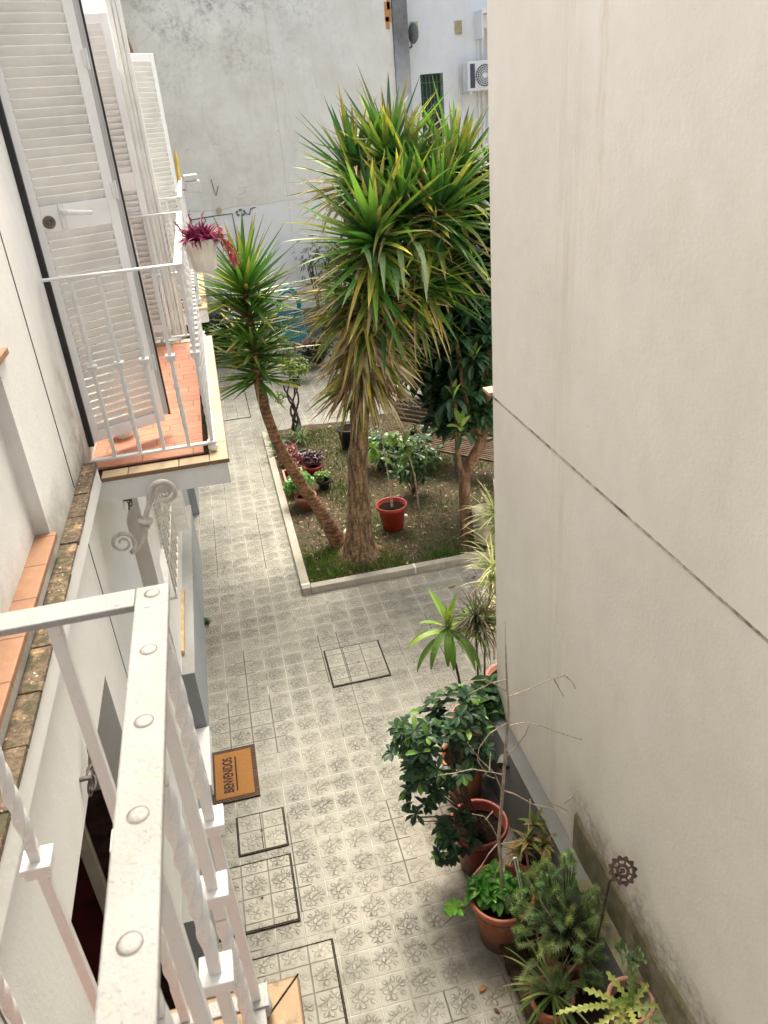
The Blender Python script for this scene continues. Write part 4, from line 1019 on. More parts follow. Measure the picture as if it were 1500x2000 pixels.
# fishbone cactus
s13 = thing('fishbone_cactus', 'pale yellow-green zigzag-leaved cactus in a pink clay pot at the lower edge', 'potted plant', (1.46, 2.13, .13))
pot(s13, 1.47, 2.14, .30, .44, .118, 'pot_pink', rimh=.03, soild=.07)
m = MB(); m.box(1.385, 1.535, 2.05, 2.23, .136, .299); m.build('brick_support', 'plank', s13)
m = MB()
def zig(base, d, L, W, droop, col, roll=0):
    d = Vector(d).normalized(); p = Vector(base); side = d.cross(Vector((0, 0, 1))).normalized()
    if roll: side = Matrix.Rotation(roll, 3, d) @ side
    n = int(L/.011); m.col = col; rows = []; ph = 0
    for i in range(n+1):
        f = i/n; env = W*min(1, f*6+.35)*(1 if f < .9 else (1-f)*10*.9+.1)
        ql = (i % 3)/2.0; qr = ((i+1) % 3)/2.0
        rows.append((p-side*env*(.16+.34*ql), p.copy()+side.cross(d)*-.004, p+side*env*(.16+.34*qr)))
        d = (d+Vector((0, 0, -1))*droop/n*(.4+f)).normalized(); p += d*L/n
    k = len(m.v)
    for r in rows: m.v += [tuple(q) for q in r]
    for i in range(n):
        a = k+3*i; m.face((a, a+1, a+4, a+3)); m.face((a+1, a+2, a+5, a+4))
pc = Vector((1.46, 2.12, .72))
for (dx, dy, dz, L, dr) in ((-.95, .15, .35, .38, .9), (-.9, -.25, .3, .40, 1.3), (-.5, -.55, .4, .34, 1.7), (-.25, -.7, .3, .30, 1.9), (.1, -.75, .3, .30, 2.0), (.45, -.6, .3, .27, 1.7), (.8, -.2, .4, .22, 1.5), (-.7, .4, .6, .26, .8), (-.4, .6, .8, .22, .5), (.2, .5, .9, .2, .4), (-.9, .0, .6, .30, .8), (-.7, -.45, .2, .36, 1.6), (.35, .5, .6, .2, .8), (-.1, -.4, .6, .28, 1.9), (-.55, -.2, .8, .25, 1.2), (.6, .3, .5, .16, .9)):
    g = random.random(); zig(pc+Vector((rnd(-.03, .03), rnd(-.03, .03), 0)), (dx, dy, dz), L, .046, dr, jit((.30, .35, .10) if g < .62 else (.13, .20, .05), .15), rnd(-.5, .5))
m.build('foliage', 'leaf', s13)
# small weeds at the foot of the wall
def weed(x, y, z, r, n, label, col=(.05, .12, .025), L=.08):
    m = MB()
    for i in range(n):
        d = rdir(); d.z = abs(d.z)+.2; m.leaf((x+rnd(-r, r), y+rnd(-r, r), z), d, L*rnd(.5, 1.1), L*.3, rnd(.3, 1.2), 3, 'oval', .2, jit(col, .3))
    tag(m.build('weed', 'leaf'), label, 'weed')
weed(-.695, 7.45, 0, .02, 22, 'tuft of green weed at the foot of the blue-grey plinth')
weed(1.52, 2.25, .9, .05, 26, 'thin green weed clinging to the damp wall behind the cactus', (.06, .11, .04), .07)
# fallen leaves and litter on the pavement
def fallen(x, y, L, col, label, a=0):
    m = MB(); m.leaf((x, y, .012), (math.cos(a), math.sin(a), .12), L, L*.42, .5, 5, 'oval', .28, col); tag(m.build('fallen_leaf', 'leaf_dry'), label, 'fallen leaf', 'fallen leaves on the paving')
fallen(.86, 2.80, .06, (.40, .17, .05), 'orange curled leaf on the paving left of the terracotta pot', .4)
fallen(.91, 2.68, .045, (.13, .06, .03), 'dark brown leaf nearest the lower pots', -.9)
fallen(.84, 3.35, .04, (.62, .56, .12), 'tiny yellow leaf on the paving left of the big pots', 1.2)
fallen(2.02, 7.2, .11, (.30, .21, .12), 'long tan leaf on the paving in front of the bed kerb', .3)
fallen(2.35, 7.28, .08, (.10, .08, .06), 'dark curled leaf on the paving near the stone planter', 1.0)

# ================================================================ HANGING POT
hp = thing('hanging_pot', 'cream plastic pot of purple trailing leaves hooked on the second balcony rail', 'potted plant', (-.03, 4.72, 4.15))
m = MB(); cx, cy = -.015, 4.72
m.lathe([(.062, 4.165), (.066, 4.17), (.083, 4.29), (.088, 4.295), (.095, 4.335), (.092, 4.338), (.086, 4.33), (.082, 4.30)], cx, cy, 8); m.build('pot', 'pot_white', hp, bevel=.003)
m = MB()
for y in (4.66, 4.78): m.tube([(-.145, y, 4.29), (-.146, y, 4.306), (-.12, y, 4.31), (-.10, y, 4.29), (-.095, y, 4.2), (-.06, y, 4.165), (0, y, 4.16)], .0025, 5)
m.tube([(cx+.094*math.cos(a), cy+.094*math.sin(a), 4.292) for a in [2*PI*i/20 for i in range(21)]], .0025, 5); m.build('hook', 'whiteplastic', hp)
m = MB()
for i in range(230):
    d = rdir(); d.z = abs(d.z)*.9+.15; d.x += .1
    m.leaf((cx+rnd(-.06, .06), cy+rnd(-.06, .06), 4.33), d, rnd(.07, .14), .018, rnd(.2, 1.2), 5, 'sword', .35, jit(random.choice([(.15, .009, .065), (.09, .006, .045), (.25, .02, .11)]), .3))
for k_ in range(3):
    a = Vector((cx+.06, cy+rnd(-.05, .05), 4.33)); pts = [a, a+Vector((.05, 0, .01)), a+Vector((.08+.01*k_, 0, -.05)), a+Vector((.09+.012*k_, 0, -.12-.01*k_))]
    for p in pts[1:]:
        for i in range(6): m.leaf(p+Vector((0, 0, rnd(-.03, .03))), rdir()+Vector((0, 0, .2)), rnd(.04, .075), .012, 1, 4, 'sword', .3, jit(random.choice([(.35, .06, .08), (.2, .02, .07)]), .3))
for (dx, dz) in ((-.10, .06), (-.04, .13), (.03, .12), (.13, .04), (-.12, .10)):
    e = Vector((cx+dx, cy, 4.33+dz)); 
    for i in range(4): m.leaf(e, rdir()+Vector((0, 0, .3)), .045, .012, .6, 4, 'sword', .3, (.15, .015, .06))
m.build('foliage', 'leaf', hp)
m = MB()
for (dx, dz) in ((-.10, .06), (-.04, .13), (.03, .12), (.13, .04), (-.12, .10)): m.tube([(cx+dx*.3, cy, 4.32), (cx+dx, cy, 4.33+dz)], .003, 5)
for k_ in range(5): m.tube([(cx+.06, cy, 4.33), (cx+.12, cy, 4.33), (cx+.14+.01*k_, cy+rnd(-.04, .04), 4.27), (cx+.15+.012*k_, cy, 4.20)], .003, 5)
m.build('stems', 'pot_red', hp)
# items on balconies
cn = thing('white_flower_pot', 'small ribbed white pot on the tiled balcony floor under the shutter', 'flower pot', (-.66, 4.66, 3.28))
m = MB(); m.lathe([(.05, 3.281), (.052, 3.30), (.058, 3.302), (.06, 3.33), (.064, 3.332), (.066, 3.365), (.072, 3.367), (.074, 3.39), (.066, 3.39), (.062, 3.36)], -.66, 4.66, 28); m.build('pot', 'whiteplastic', cn, smooth=False)
yp = thing('yellow_pole', 'yellow pole standing at the far balcony rail', 'pole', (-.17, 10.6, 3.3))
m = MB(); m.tube([(-.20, 10.5, 3.29), (-.145, 10.55, 4.5)], .025, 8); m.tube([(-.145, 10.55, 4.5), (-.14, 10.56, 4.62)], [.03, .01], 8); m.build('pole', 'yellow', yp)
wb = thing('white_box', 'white plastic box clamped outside the far balcony rail', 'box', (0, 10.4, 4.2))
m = MB(); m.box(-.09, .08, 10.25, 10.45, 4.165, 4.29); m.box(-.10, .06, 10.25, 10.45, 4.295, 4.36); m.build('box', 'whiteplastic', wb, bevel=.01)
m = MB(); m.box(-.17, -.10, 10.32, 10.38, 4.19, 4.21); m.build('clamp', 'steel', wb)
ob = thing('orange_flower_pot', 'small orange clay pot on a ledge seen through the balcony railing', 'flower pot', (-.35, 8.6, 3.7))
m = MB(); m.lathe([(.045, 3.72), (.06, 3.80), (.065, 3.80), (.065, 3.83), (.055, 3.83)], -.36, 8.6, 20); m.build('pot', 'orange', ob, smooth=True)
m = MB(); m.box(-.62, -.20, 8.45, 8.75, 3.66, 3.715); m.box(-.60, -.22, 8.47, 8.50, 3.30, 3.655); m.box(-.60, -.22, 8.70, 8.73, 3.30, 3.655)
tag(m.build('balcony_table', 'pot_white'), 'low cream table on the third balcony holding an orange pot', 'table')

# ================================================================ YUCCAS
G1, G2, G3 = (.050, .135, .025), (.10, .21, .035), (.025, .080, .022)
YEL, TAN, BRN = (.40, .36, .07), (.31, .24, .14), (.13, .085, .05)
def trunk(name, pts, rad, mat, parent, seed=0, n=22, sub=10, rough=.10, flare=0):
    P = [Vector(p) for p in pts]; pp = []; rr = []
    for i in range(len(P)-1):
        a = P[max(i-1, 0)]; b = P[i]; c = P[i+1]; d = P[min(i+2, len(P)-1)]
        for j in range(sub):
            t = j/sub; pp.append(.5*((2*b)+(-a+c)*t+(2*a-5*b+4*c-d)*t*t+(-a+3*b-3*c+d)*t**3)); rr.append(rad[i]*(1-t)+rad[i+1]*t)
    pp.append(P[-1]); rr.append(rad[-1])
    m = MB(); m.tube(pp, rr, n)
    for k in range(len(m.v)):
        i = k//n; v = Vector(m.v[k]); c = pp[min(i, len(pp)-1)]; o = v-c
        if i < len(pp):
            s = 1+rough*noise.noise(Vector((v.x*9, v.y*9, v.z*2.2+seed)))*2+rough*.5*noise.noise(v*22)
            if flare: s += flare*max(0, 1-v.z/.45)**2*(.6+.4*math.sin(math.atan2(o.y, o.x)*5+1))
            m.v[k] = tuple(c+o*s)
    return m.build(name, mat, parent, smooth=True)
def rosette(mb, c, axis, n, L, W, amin=5, amax=115, dry=.0, cols=(G1, G2, G3), tipc=True, spread=.10, droopk=1.0):
    c = Vector(c); axis = Vector(axis).normalized(); side = axis.orthogonal().normalized()
    for i in range(n):
        f = (i+.5)/n; ang = math.radians(amin+(amax-amin)*f**.8+rnd(-7, 7)); az_ = i*2.39996+rnd(-.3, .3)
        d = axis*math.cos(ang)+(Matrix.Rotation(az_, 3, axis) @ side)*math.sin(ang)
        p = c-axis*spread*f*2+rdir()*.015
        g = random.random(); old = f**2
        if g < dry*old*1.6: col = jit(random.choice((TAN, BRN, YEL)), .3); tip = TAN; dr = rnd(.3, 1.1); wl = .7
        elif g < dry*old*1.6+.06+.12*old: col = jit((.13, .20, .035), .25); tip = jit(YEL, .3); dr = rnd(.05, .35); wl = 1
        else: col = jit(random.choice(cols), .28); tip = jit((.20, .17, .05), .3) if random.random() < .45 else None; dr = rnd(.0, .16)+.16*old; wl = 1
        if random.random() < .04: dr += 1.1
        mb.leaf(p, d, L*rnd(.72, 1.08)*(1 if f > .12 else .75), W*wl*rnd(.8, 1.15), dr*droopk, 6, 'sword', .22, col, tip, roll=rnd(-.35, .35))
Y1 = thing('yucca_tree', 'big upright yucca with a thick trunk, spiky green crown and a skirt of dead leaves', 'tree', (1.2, 8.15, 0))
trunk('trunk', [(1.20, 8.15, -.05), (1.20, 8.15, .18), (1.235, 8.16, .7), (1.32, 8.18, 1.5), (1.44, 8.18, 2.3), (1.56, 8.18, 3.0)], [.33, .20, .128, .108, .105, .105], 'bark', Y1, 3, rough=.14, flare=.45)
for i, (e, md) in enumerate((((1.50, 7.75, 3.45), (1.54, 8.0, 3.2)), ((2.33, 8.05, 3.62), (1.95, 8.1, 3.15)), ((1.95, 8.45, 4.15), (1.78, 8.3, 3.5)), ((1.52, 8.6, 4.0), (1.56, 8.4, 3.5)), ((2.68, 8.5, 4.05), (2.2, 8.3, 3.3)))):
    trunk('branch', [(1.54, 8.17, 2.9), md, e], [.10, .085, .06], 'bark', Y1, i, 12, 6)
m = MB()
rosette(m, (1.60, 7.72, 3.82), (-.02, -.25, 1), 115, .92, .085, 4, 112, .10)
rosette(m, (1.58, 7.78, 3.50), (0, -.2, 1), 45, .84, .075, 60, 125, .3)
rosette(m, (2.30, 7.90, 3.95), (.15, -.2, 1), 130, .92, .082, 4, 112, .15)
rosette(m, (1.97, 8.42, 4.42), (.05, -.1, 1), 120, .90, .078, 4, 110, .3, droopk=.6)
rosette(m, (1.62, 8.55, 4.30), (-.10, 0, 1), 90, .86, .078, 4, 105, .25)
rosette(m, (2.66, 8.4, 4.22), (.2, -.05, 1), 110, .92, .078, 4, 112, .25)
rosette(m, (1.92, 7.85, 4.00), (.05, -.3, 1), 80, .82, .076, 5, 105, .25)
rosette(m, (2.15, 8.2, 4.25), (.1, 0, 1), 80, .80, .074, 5, 105, .35)
rosette(m, (1.66, 7.90, 3.20), (-.15, -.5, .6), 75, .84, .066, 15, 110, .3)
rosette(m, (2.15, 7.95, 3.25), (.5, -.4, .5), 95, .92, .066, 15, 110, .35)
rosette(m, (2.45, 8.2, 3.45), (.8, -.2, .5), 70, .90, .066, 15, 105, .35)
# broad pale leaves hanging in front
for (x, z, L) in ((1.62, 3.68, .5), (1.78, 3.70, .55), (1.92, 3.75, .62), (1.44, 3.75, .35), (1.72, 3.55, .45), (2.02, 3.58, .55)):
    m.leaf((x, 7.5, z), (rnd(-.2, .3), -.8, .15), L, .062, 2.2, 7, 'sword', .12, (.15, .24, .12), (.24, .30, .17))
m.build('crown', 'leaf', Y1)
m = MB()     # skirt of yellowing and dead leaves hanging down the trunk
for i in range(700):
    f = random.random()**.95; z = 3.35-f*1.22; x = 1.47+.10*(z-2.4)+rnd(-.05, .05); a = rnd(0, 2*PI)
    rad = .12; out = Vector((math.cos(a), math.sin(a), 0)); el_ = rnd(-1.2, -.05) if f > .4 else rnd(-.6, .45)
    d = out*math.cos(el_)+Vector((0, 0, math.sin(el_)))
    g = random.random(); 
    if g < .40-.32*f: col, tip = jit((.09, .17, .03), .3), jit((.2, .22, .05), .3)
    elif g < .54-.26*f: col, tip = jit(YEL, .35), TAN
    elif g < .66: col, tip = jit(TAN, .35), jit(BRN, .3)
    elif g < .74: col, tip = jit((.62, .55, .45), .2), jit((.5, .42, .33), .2)
    elif g < .84: col, tip = jit((.50, .42, .32), .2), TAN
    else: col, tip = jit(BRN, .4), TAN
    m.leaf((x+out.x*rad, 8.15+out.y*rad, z), d, rnd(.42, .88)*(1.05-.3*f), .052*rnd(.5, 1.1), rnd(.02, .6), 6, 'sword', rnd(.1, .5), col, tip, roll=rnd(-.8, .8))
m.build('dead_leaf_skirt', 'leaf_dry', Y1)
Y2 = thing('yucca_tree', 'smaller yucca leaning left on a thin curved trunk', 'tree', (1.0, 8.5, 0))
trunk('trunk', [(1.05, 8.45, -.05), (1.00, 8.5, .1), (.86, 8.55, .48), (.68, 8.6, .86), (.45, 8.6, 1.48), (.34, 8.6, 2.1), (.335, 8.6, 2.8), (.345, 8.6, 3.25)], [.16, .11, .082, .070, .062, .055, .045, .035], 'bark2', Y2, 11, 16, 8, .09)
m = MB()
rosette(m, (.345, 8.6, 3.36), (-.02, 0, 1), 110, .78, .062, 3, 95, .10, (G1, G2, G2), droopk=.5)
rosette(m, (.34, 8.6, 3.06), (0, 0, 1), 70, .78, .062, 40, 92, .10, (G1, G2, G2), droopk=.4)
rosette(m, (.34, 8.6, 2.72), (0, 0, 1), 80, .78, .060, 50, 95, .10, (G1, G2, G2), droopk=.4)
rosette(m, (.335, 8.6, 2.46), (.02, -.1, 1), 70, .66, .054, 45, 100, .12, (G2, G1, G2), droopk=.5)
m.build('crown', 'leaf', Y2)

# ================================================================ LOQUAT
LT = thing('loquat_tree', 'dark loquat tree with large ribbed leaves beside the right wall', 'tree', (2.57, 8.15, 0))
trunk('trunk', [(2.57, 8.15, -.05), (2.56, 8.15, .35), (2.57, 8.15, .9), (2.80, 8.2, 1.3), (2.88, 8.22, 1.75), (2.95, 8.3, 2.5)], [.085, .075, .068, .062, .055, .03], 'bark3', LT, 5, 14, 6, .05)
trunk('branch', [(2.82, 8.2, 1.28), (2.68, 8.2, 1.60), (2.58, 8.15, 2.0), (2.50, 8.1, 2.6)], [.05, .036, .030, .02], 'bark3', LT, 2, 10, 6, .05)
trunk('branch', [(2.56, 8.15, .80), (2.47, 8.1, 1.2), (2.47, 8.1, 1.7), (2.42, 8.1, 2.2)], [.045, .03, .025, .015], 'bark3', LT, 2, 10, 6, .05)
trunk('branch', [(2.88, 8.22, 1.8), (3.3, 8.5, 2.5), (3.6, 8.8, 3.2)], [.05, .03, .02], 'bark3', LT, 2, 10, 6, .05)
m = MB()
def lrose(c, n, L, W, col, ax=(0, 0, 1), tip=None, dr=(.3, 1.3), am=95):
    ax = Vector(ax).normalized(); side = ax.orthogonal().normalized()
    for j in range(n):
        ang = math.radians(rnd(25, am)); out = Matrix.Rotation(j*2.4+rnd(-.3, .3), 3, ax) @ side
        m.leaf(c, ax*math.cos(ang)+out*math.sin(ang), L*rnd(.75, 1.1), W*rnd(.8, 1.1), rnd(*dr), 5, 'obov', .18, jit(col, .25), roll=rnd(-.2, .2))
for i in range(420):
    c = (rnd(2.12, 3.5), rnd(8.2, 9.5), rnd(1.45, 4.2))
    if c[0] < 2.35 and c[2] < 1.9: continue
    if c[2] < 1.9 and c[0] > 2.6 and c[1] < 8.6: continue
    lrose(c, 9, .32, .10, random.choice([(.013, .036, .016), (.018, .048, .018), (.010, .028, .014)]), rdir()*.5+Vector((0, 0, .8)))
for i in range(46):
    c = (rnd(2.35, 3.1), rnd(7.95, 8.6), rnd(1.35, 2.9)); lrose(c, 8, .28, .085, jit((.03, .075, .03), .3), rdir()*.4+Vector((0, -.2, .8)))
YO = (.20, .32, .07)
lrose((2.66, 8.0, 2.35), 5, .22, .05, YO, (0, -.1, 1), dr=(0, .1), am=28); lrose((2.66, 8.0, 2.33), 12, .27, .07, (.03, .07, .035), (0, -.4, 1), dr=(1.2, 2), am=110)
lrose((2.40, 7.95, 1.98), 3, .22, .07, YO, (0, -.1, 1), dr=(0, .2), am=40); lrose((2.40, 7.95, 1.95), 10, .28, .075, (.028, .06, .04), (0, -.4, 1), dr=(1.2, 2), am=110)
lrose((2.46, 7.9, 1.62), 5, .24, .09, YO, (-.1, -.2, 1), dr=(.1, .5), am=60); lrose((2.47, 7.9, 1.58), 9, .26, .07, (.03, .07, .03), (0, -.4, .6), dr=(1.2, 2), am=110)
m.build('crown', 'leaf_gloss', LT)

# ================================================================ BED PLANTS
def bushy(name, label, x, y, n, rad, L, W, cols, z=.05, prof='oval', cat='shrub', k=5, stems=True, group=None, mat='leaf', h=None):
    t_ = thing(name, label, cat, (x, y, 0), group); m = MB(); hz = h or rad*.8
    for c in cols: whorl_shrub(m, (x, y, z+hz), (rad, rad, hz), max(2, n//len(cols)), L, W, c, None, k, prof, .6, .35)
    m.build('foliage', mat, t_)
    if stems:
        m = MB()
        for i in range(9): m.tube([(x, y, .02), (x+rnd(-rad, rad)*.4, y+rnd(-rad, rad)*.4, z+hz*.6), (x+rnd(-rad, rad)*.8, y+rnd(-rad, rad)*.8, z+hz*1.2)], [.008, .006, .003], 5)
        m.build('stems', 'stem_dark', t_)
    return t_
bushy('garden_shrub', 'dark bushy shrub in the middle of the bed behind the red pot', 2.25, 9.6, 70, .40, .11, .05, [(.028, .07, .02), (.045, .10, .025)], .1, h=.42)
bushy('garden_shrub', 'low dark hedge plants along the near side of the bench', 2.55, 10.5, 80, .55, .10, .05, [(.02, .055, .018), (.035, .08, .02)], .05, h=.3)
bushy('garden_shrub', 'dark green leafy bush below the left end of the bench', 2.0, 10.6, 45, .35, .11, .05, [(.03, .08, .02)], .05, h=.35)
t_ = thing('young_tree', 'thin young tree with large lime green oval leaves in the middle of the bed', 'sapling', (2.2, 9.1, 0))
m = MB()
for c, n, L in (((2.02, 8.9, 1.13), 9, .22), ((2.06, 8.85, .98), 7, .2), ((1.62, 8.95, 1.10), 7, .2), ((1.70, 8.95, .95), 5, .2), ((1.86, 8.9, 1.3), 5, .2)):
    for j in range(n): m.leaf(c, rdir()+Vector((0, -.3, .1)), L*rnd(.8, 1.1), .10, rnd(.3, 1.4), 5, 'oval', .12, jit((.11, .20, .035), .25))
m.build('foliage', 'leaf', t_)
m = MB(); m.tube([(2.2, 9.1, .05), (2.15, 9.0, .6), (2.03, 8.9, 1.12)], [.012, .01, .006], 6); m.tube([(2.1, 8.95, .85), (1.9, 8.93, .95), (1.65, 8.95, 1.08)], [.006, .006, .004], 6); m.tube([(2.03, 8.9, 1.1), (1.86, 8.9, 1.3)], .005, 5); m.build('stems', 'twig', t_)
s = thing('red_flower_pot', 'brick red plastic pot with a thin bare sapling, right of the big trunk', 'potted plant', (1.75, 8.72, .04))
pot(s, 1.75, 8.72, .045, .36, .20, 'pot_bright', soild=.06, taper=.66)
m = MB(); m.tube([(1.75, 8.72, .33), (1.74, 8.72, .8), (1.70, 8.72, 1.35), (1.62, 8.72, 1.75)], [.008, .007, .006, .003], 6); m.tube([(1.77, 8.73, .33), (1.765, 8.72, .75)], .006, 6); m.build('stem', 'twig', s)
# black tub behind trunk
s = thing('black_tub', 'black plastic tub behind the big yucca trunk', 'pot', (1.7, 11.3, .04)); pot(s, 1.72, 11.6, .04, .36, .18, 'pot_black')
# left edge row
s = thing('window_box', 'empty red rectangular planter with a pale rim beside the kerb', 'planter', (.68, 10.6, .04))
m = MB(); m.mat('pot_bright')
x0, x1, y0, y1, z0, z1 = .56, .83, 10.10, 10.72, .04, .22
m.box(x0, x0+.015, y0, y1, z0, z1); m.box(x1-.015, x1, y0, y1, z0, z1); m.box(x0+.015, x1-.015, y0, y0+.015, z0, z1); m.box(x0+.015, x1-.015, y1-.015, y1, z0, z1)
m.build('body', None, s, bevel=.003)
m = MB(); m.box(x0-.012, x0+.012, y0-.012, y1+.012, z1, z1+.012); m.box(x1-.012, x1+.012, y0-.012, y1+.012, z1, z1+.012); m.box(x0+.012, x1-.012, y0-.012, y0+.012, z1, z1+.012); m.box(x0+.012, x1-.012, y1-.012, y1+.012, z1, z1+.012); m.build('rim', 'pot_pink', s)
m = MB(); m.box(x0+.016, x1-.016, y0+.016, y1-.016, z0, z0+.09); m.build('potting_soil', 'soil', s)
s = thing('geranium', 'bright green geranium in a terracotta pot between the kerb and the leaning trunk', 'potted plant', (.72, 9.85, .04))
pot(s, .76, 9.72, .04, .22, .15, 'pot_terra'); m = MB(); whorl_shrub(m, (.70, 9.85, .38), (.20, .22, .15), 60, .075, .07, (.075, .19, .03), (.12, .26, .05), 5, 'oval', .5, .4); m.build('foliage', 'leaf', s)
s = thing('purple_plant', 'dark purple leafy plant in a small pot right of the leaning trunk', 'potted plant', (1.02, 10.9, .04))
pot(s, 1.02, 10.75, .04, .18, .13, 'pot_bright'); m = MB(); whorl_shrub(m, (1.02, 10.8, .32), (.14, .12, .10), 26, .12, .04, (.05, .018, .04), (.12, .05, .08), 5, 'sword', .6, .3); m.build('foliage', 'leaf', s)
s = thing('potted_herb', 'small yellow-green herb in a dark pot in front of the purple plant', 'potted plant', (1.07, 10.3, .04))
pot(s, 1.09, 10.25, .04, .15, .10, 'pot_black'); m = MB(); whorl_shrub(m, (1.09, 10.25, .24), (.12, .10, .07), 20, .06, .04, (.10, .17, .03), None, 5); m.build('foliage', 'leaf', s)
s = thing('black_nursery_pot', 'small black nursery pot with a white label beyond the purple plant', 'pot', (.96, 11.3, .04)); pot(s, .97, 11.35, .04, .17, .10, 'pot_black')
m = MB(); m.box(.93, .98, 11.26, 11.263, .12, .24); m.build('plant_label', 'marble', s)
s = thing('red_leaved_plant', 'dark red leafy plants crowded behind the leaning trunk by the kerb', 'potted plant', (.72, 11.3, .04))
m = MB(); whorl_shrub(m, (.72, 11.25, .22), (.16, .5, .15), 50, .10, .05, (.12, .018, .022), (.22, .06, .06), 5, 'oval', .5, .3); m.build('foliage', 'leaf', s)
s = thing('succulent_clump', 'green and white spiky succulents at the back corner of the bed', 'plant', (.98, 12.3, .04))
m = MB()
for c in ((.95, 12.3, .12), (1.02, 12.1, .12), (.62, 12.2, .1), (.58, 11.8, .12), (.60, 12.5, .1)):
    for i in range(26):
        d = rdir(); d.z = abs(d.z)+.15; m.leaf(c, d, rnd(.16, .30), .03, rnd(.1, .9), 4, 'sword', .3, jit(random.choice([(.05, .12, .05), (.16, .22, .06), (.20, .24, .14)]), .25))
m.build('foliage', 'leaf', s)
# twisted stem shrub behind
s = thing('twisted_shrub', 'gnarled dark twisted shrub with few leaves at the far corner of the bed', 'shrub', (1.0, 12.7, 0))
m = MB()
for i in range(5):
    pts = []; a0 = i*1.3
    for j in range(9): pts.append((1.0+.06*math.cos(a0+j*.9)+.01*j*math.sin(i*2.0), 12.7+.06*math.sin(a0+j*.9), .03+j*.11))
    m.tube(pts, [.024-.0015*j for j in range(9)], 6)
m.tube([(1.0, 12.7, .9), (1.05, 12.7, 1.3), (.98, 12.7, 1.7)], [.012, .008, .004], 5)
m.build('stems', 'stem_dark', s, smooth=True)
m = MB(); whorl_shrub(m, (.80, 12.65, .68), (.10, .1, .16), 16, .06, .035, (.10, .16, .04), None, 5); whorl_shrub(m, (1.12, 12.7, .95), (.14, .1, .12), 10, .06, .035, (.06, .10, .03), None, 5); whorl_shrub(m, (.98, 12.7, 1.4), (.12, .1, .3), 22, .07, .035, (.05, .10, .03), None, 5); m.build('foliage', 'leaf', s)
# stones
def rock(x, y, z, r, label, seed):
    m = MB(); m.lathe([(r*.5, z-.01), (r, z+r*.3), (r*.9, z+r*.9), (r*.4, z+r*1.25)], x, y, 10)
    m.v = [tuple(Vector(v)+Vector((noise.noise(Vector(v)*30+Vector((seed, 0, 0))), noise.noise(Vector(v)*30), 0))*r*.5) for v in m.v]
    tag(m.build('stone', 'stone', smooth=True), label, 'stone')
rock(1.16, 8.78, .05, .055, 'rounded white stone wedged behind the big yucca trunk', 1)
rock(1.98, 8.98, .04, .03, 'small pale stone beyond the red pot', 4)
# bench
s = thing('slatted_bench', 'long brown slatted wooden bench at the far side of the bed', 'bench', (3.1, 10.1, 0))
a = Vector((2.46, 10.62, .45)); b = Vector((3.70, 9.25, .45)); d = (b-a).normalized(); nrm = Vector((d.y, -d.x, 0))
a = a-d*.5; b = b+d*.5; L = (b-a).length; m = MB()
for i in range(9):
    c = (a+b)/2-nrm*(.06*i-.18); Mt = Matrix(((d.x, nrm.x, 0, c.x), (d.y, nrm.y, 0, c.y), (0, 0, 1, .45), (0, 0, 0, 1))); m.obox(Mt, L, .042, .03)
m.build('seat', 'benchwood', s, bevel=.003)
m = MB()
for i in range(6):
    c = (a+b)/2-nrm*(.42+.02*i); Mt = Matrix(((d.x, nrm.x, 0, c.x), (d.y, nrm.y, 0, c.y), (0, 0, 1, .55+.065*i), (0, 0, 0, 1))); m.obox(Mt, L, .022, .045)
m.build('backrest', 'benchwood', s, bevel=.003)
for f in (.12, .5, .88):
    m = MB(); c = a+d*L*f-nrm*.05; Mt = Matrix(((d.x, nrm.x, 0, c.x), (d.y, nrm.y, 0, c.y), (0, 0, 1, .215), (0, 0, 0, 1))); m.obox(Mt, .06, .42, .43); m.build('leg', 'iron_dark', s)
# bicycle-like hoop rack behind the bench: a dark coiled hose
s = thing('garden_hose', 'dark coiled hose lying on the paving behind the bench', 'hose', (3.6, 11.3, 0))
m = MB()
for k_ in range(3): m.tube([(3.75+(.42+.02*k_)*math.cos(q), 11.4+(.42+.03*k_)*math.sin(q), .03+.03*k_) for q in [2*PI*i/30 for i in range(31)]], .017, 6)
m.tube([(4.1, 11.2, .03), (4.2, 11.0, .3), (4.0, 10.9, .5), (3.95, 11.0, .25)], .017, 6); m.build('coil', 'iron_dark', s, smooth=True)

# grass and litter as stuff
m = MB()
def blade(x, y, h, col):
    z = soil_z(x, y); a = rnd(0, 6.28); dx, dy = math.cos(a)*.006, math.sin(a)*.006; lx, ly = rnd(-.6, .6)*h, rnd(-.6, .6)*h; k = len(m.v)
    m.v += [(x-dx, y-dy, z-.005), (x+dx, y+dy, z-.005), (x+lx*.5+dx*.7, y+ly*.5+dy*.7, z+h*.65), (x+lx*.5-dx*.7, y+ly*.5-dy*.7, z+h*.65), (x+lx, y+ly, z+h)]
    m.col = col; m.face((k, k+1, k+2, k+3)); m.face((k+3, k+2, k+4))
cnt = 0
while cnt < 12000:
    x, y = rnd(.53, 4.2), rnd(7.75, 12.6); 
    dens = .05+.6*max(0, noise.noise(Vector((x*1.1, y*1.1, 5)))) + (3.2*math.exp(-((x-.80)/.38)**2-((y-7.95)/.32)**2)) + .9*math.exp(-((y-7.8)/.22)**2)*(.6+noise.noise(Vector((x*3, 1, 2))))
    if math.hypot(x-1.2, y-8.12) < .26: continue
    if random.random() > dens: continue
    blade(x, y, rnd(.02, .07), jit(random.choice([(.04, .115, .015), (.055, .14, .02), (.10, .11, .035)]), .3)); cnt += 1
tag(m.build('grass', 'leaf'), 'short patchy grass on the soil of the bed', 'grass', kind='stuff')
m = MB()
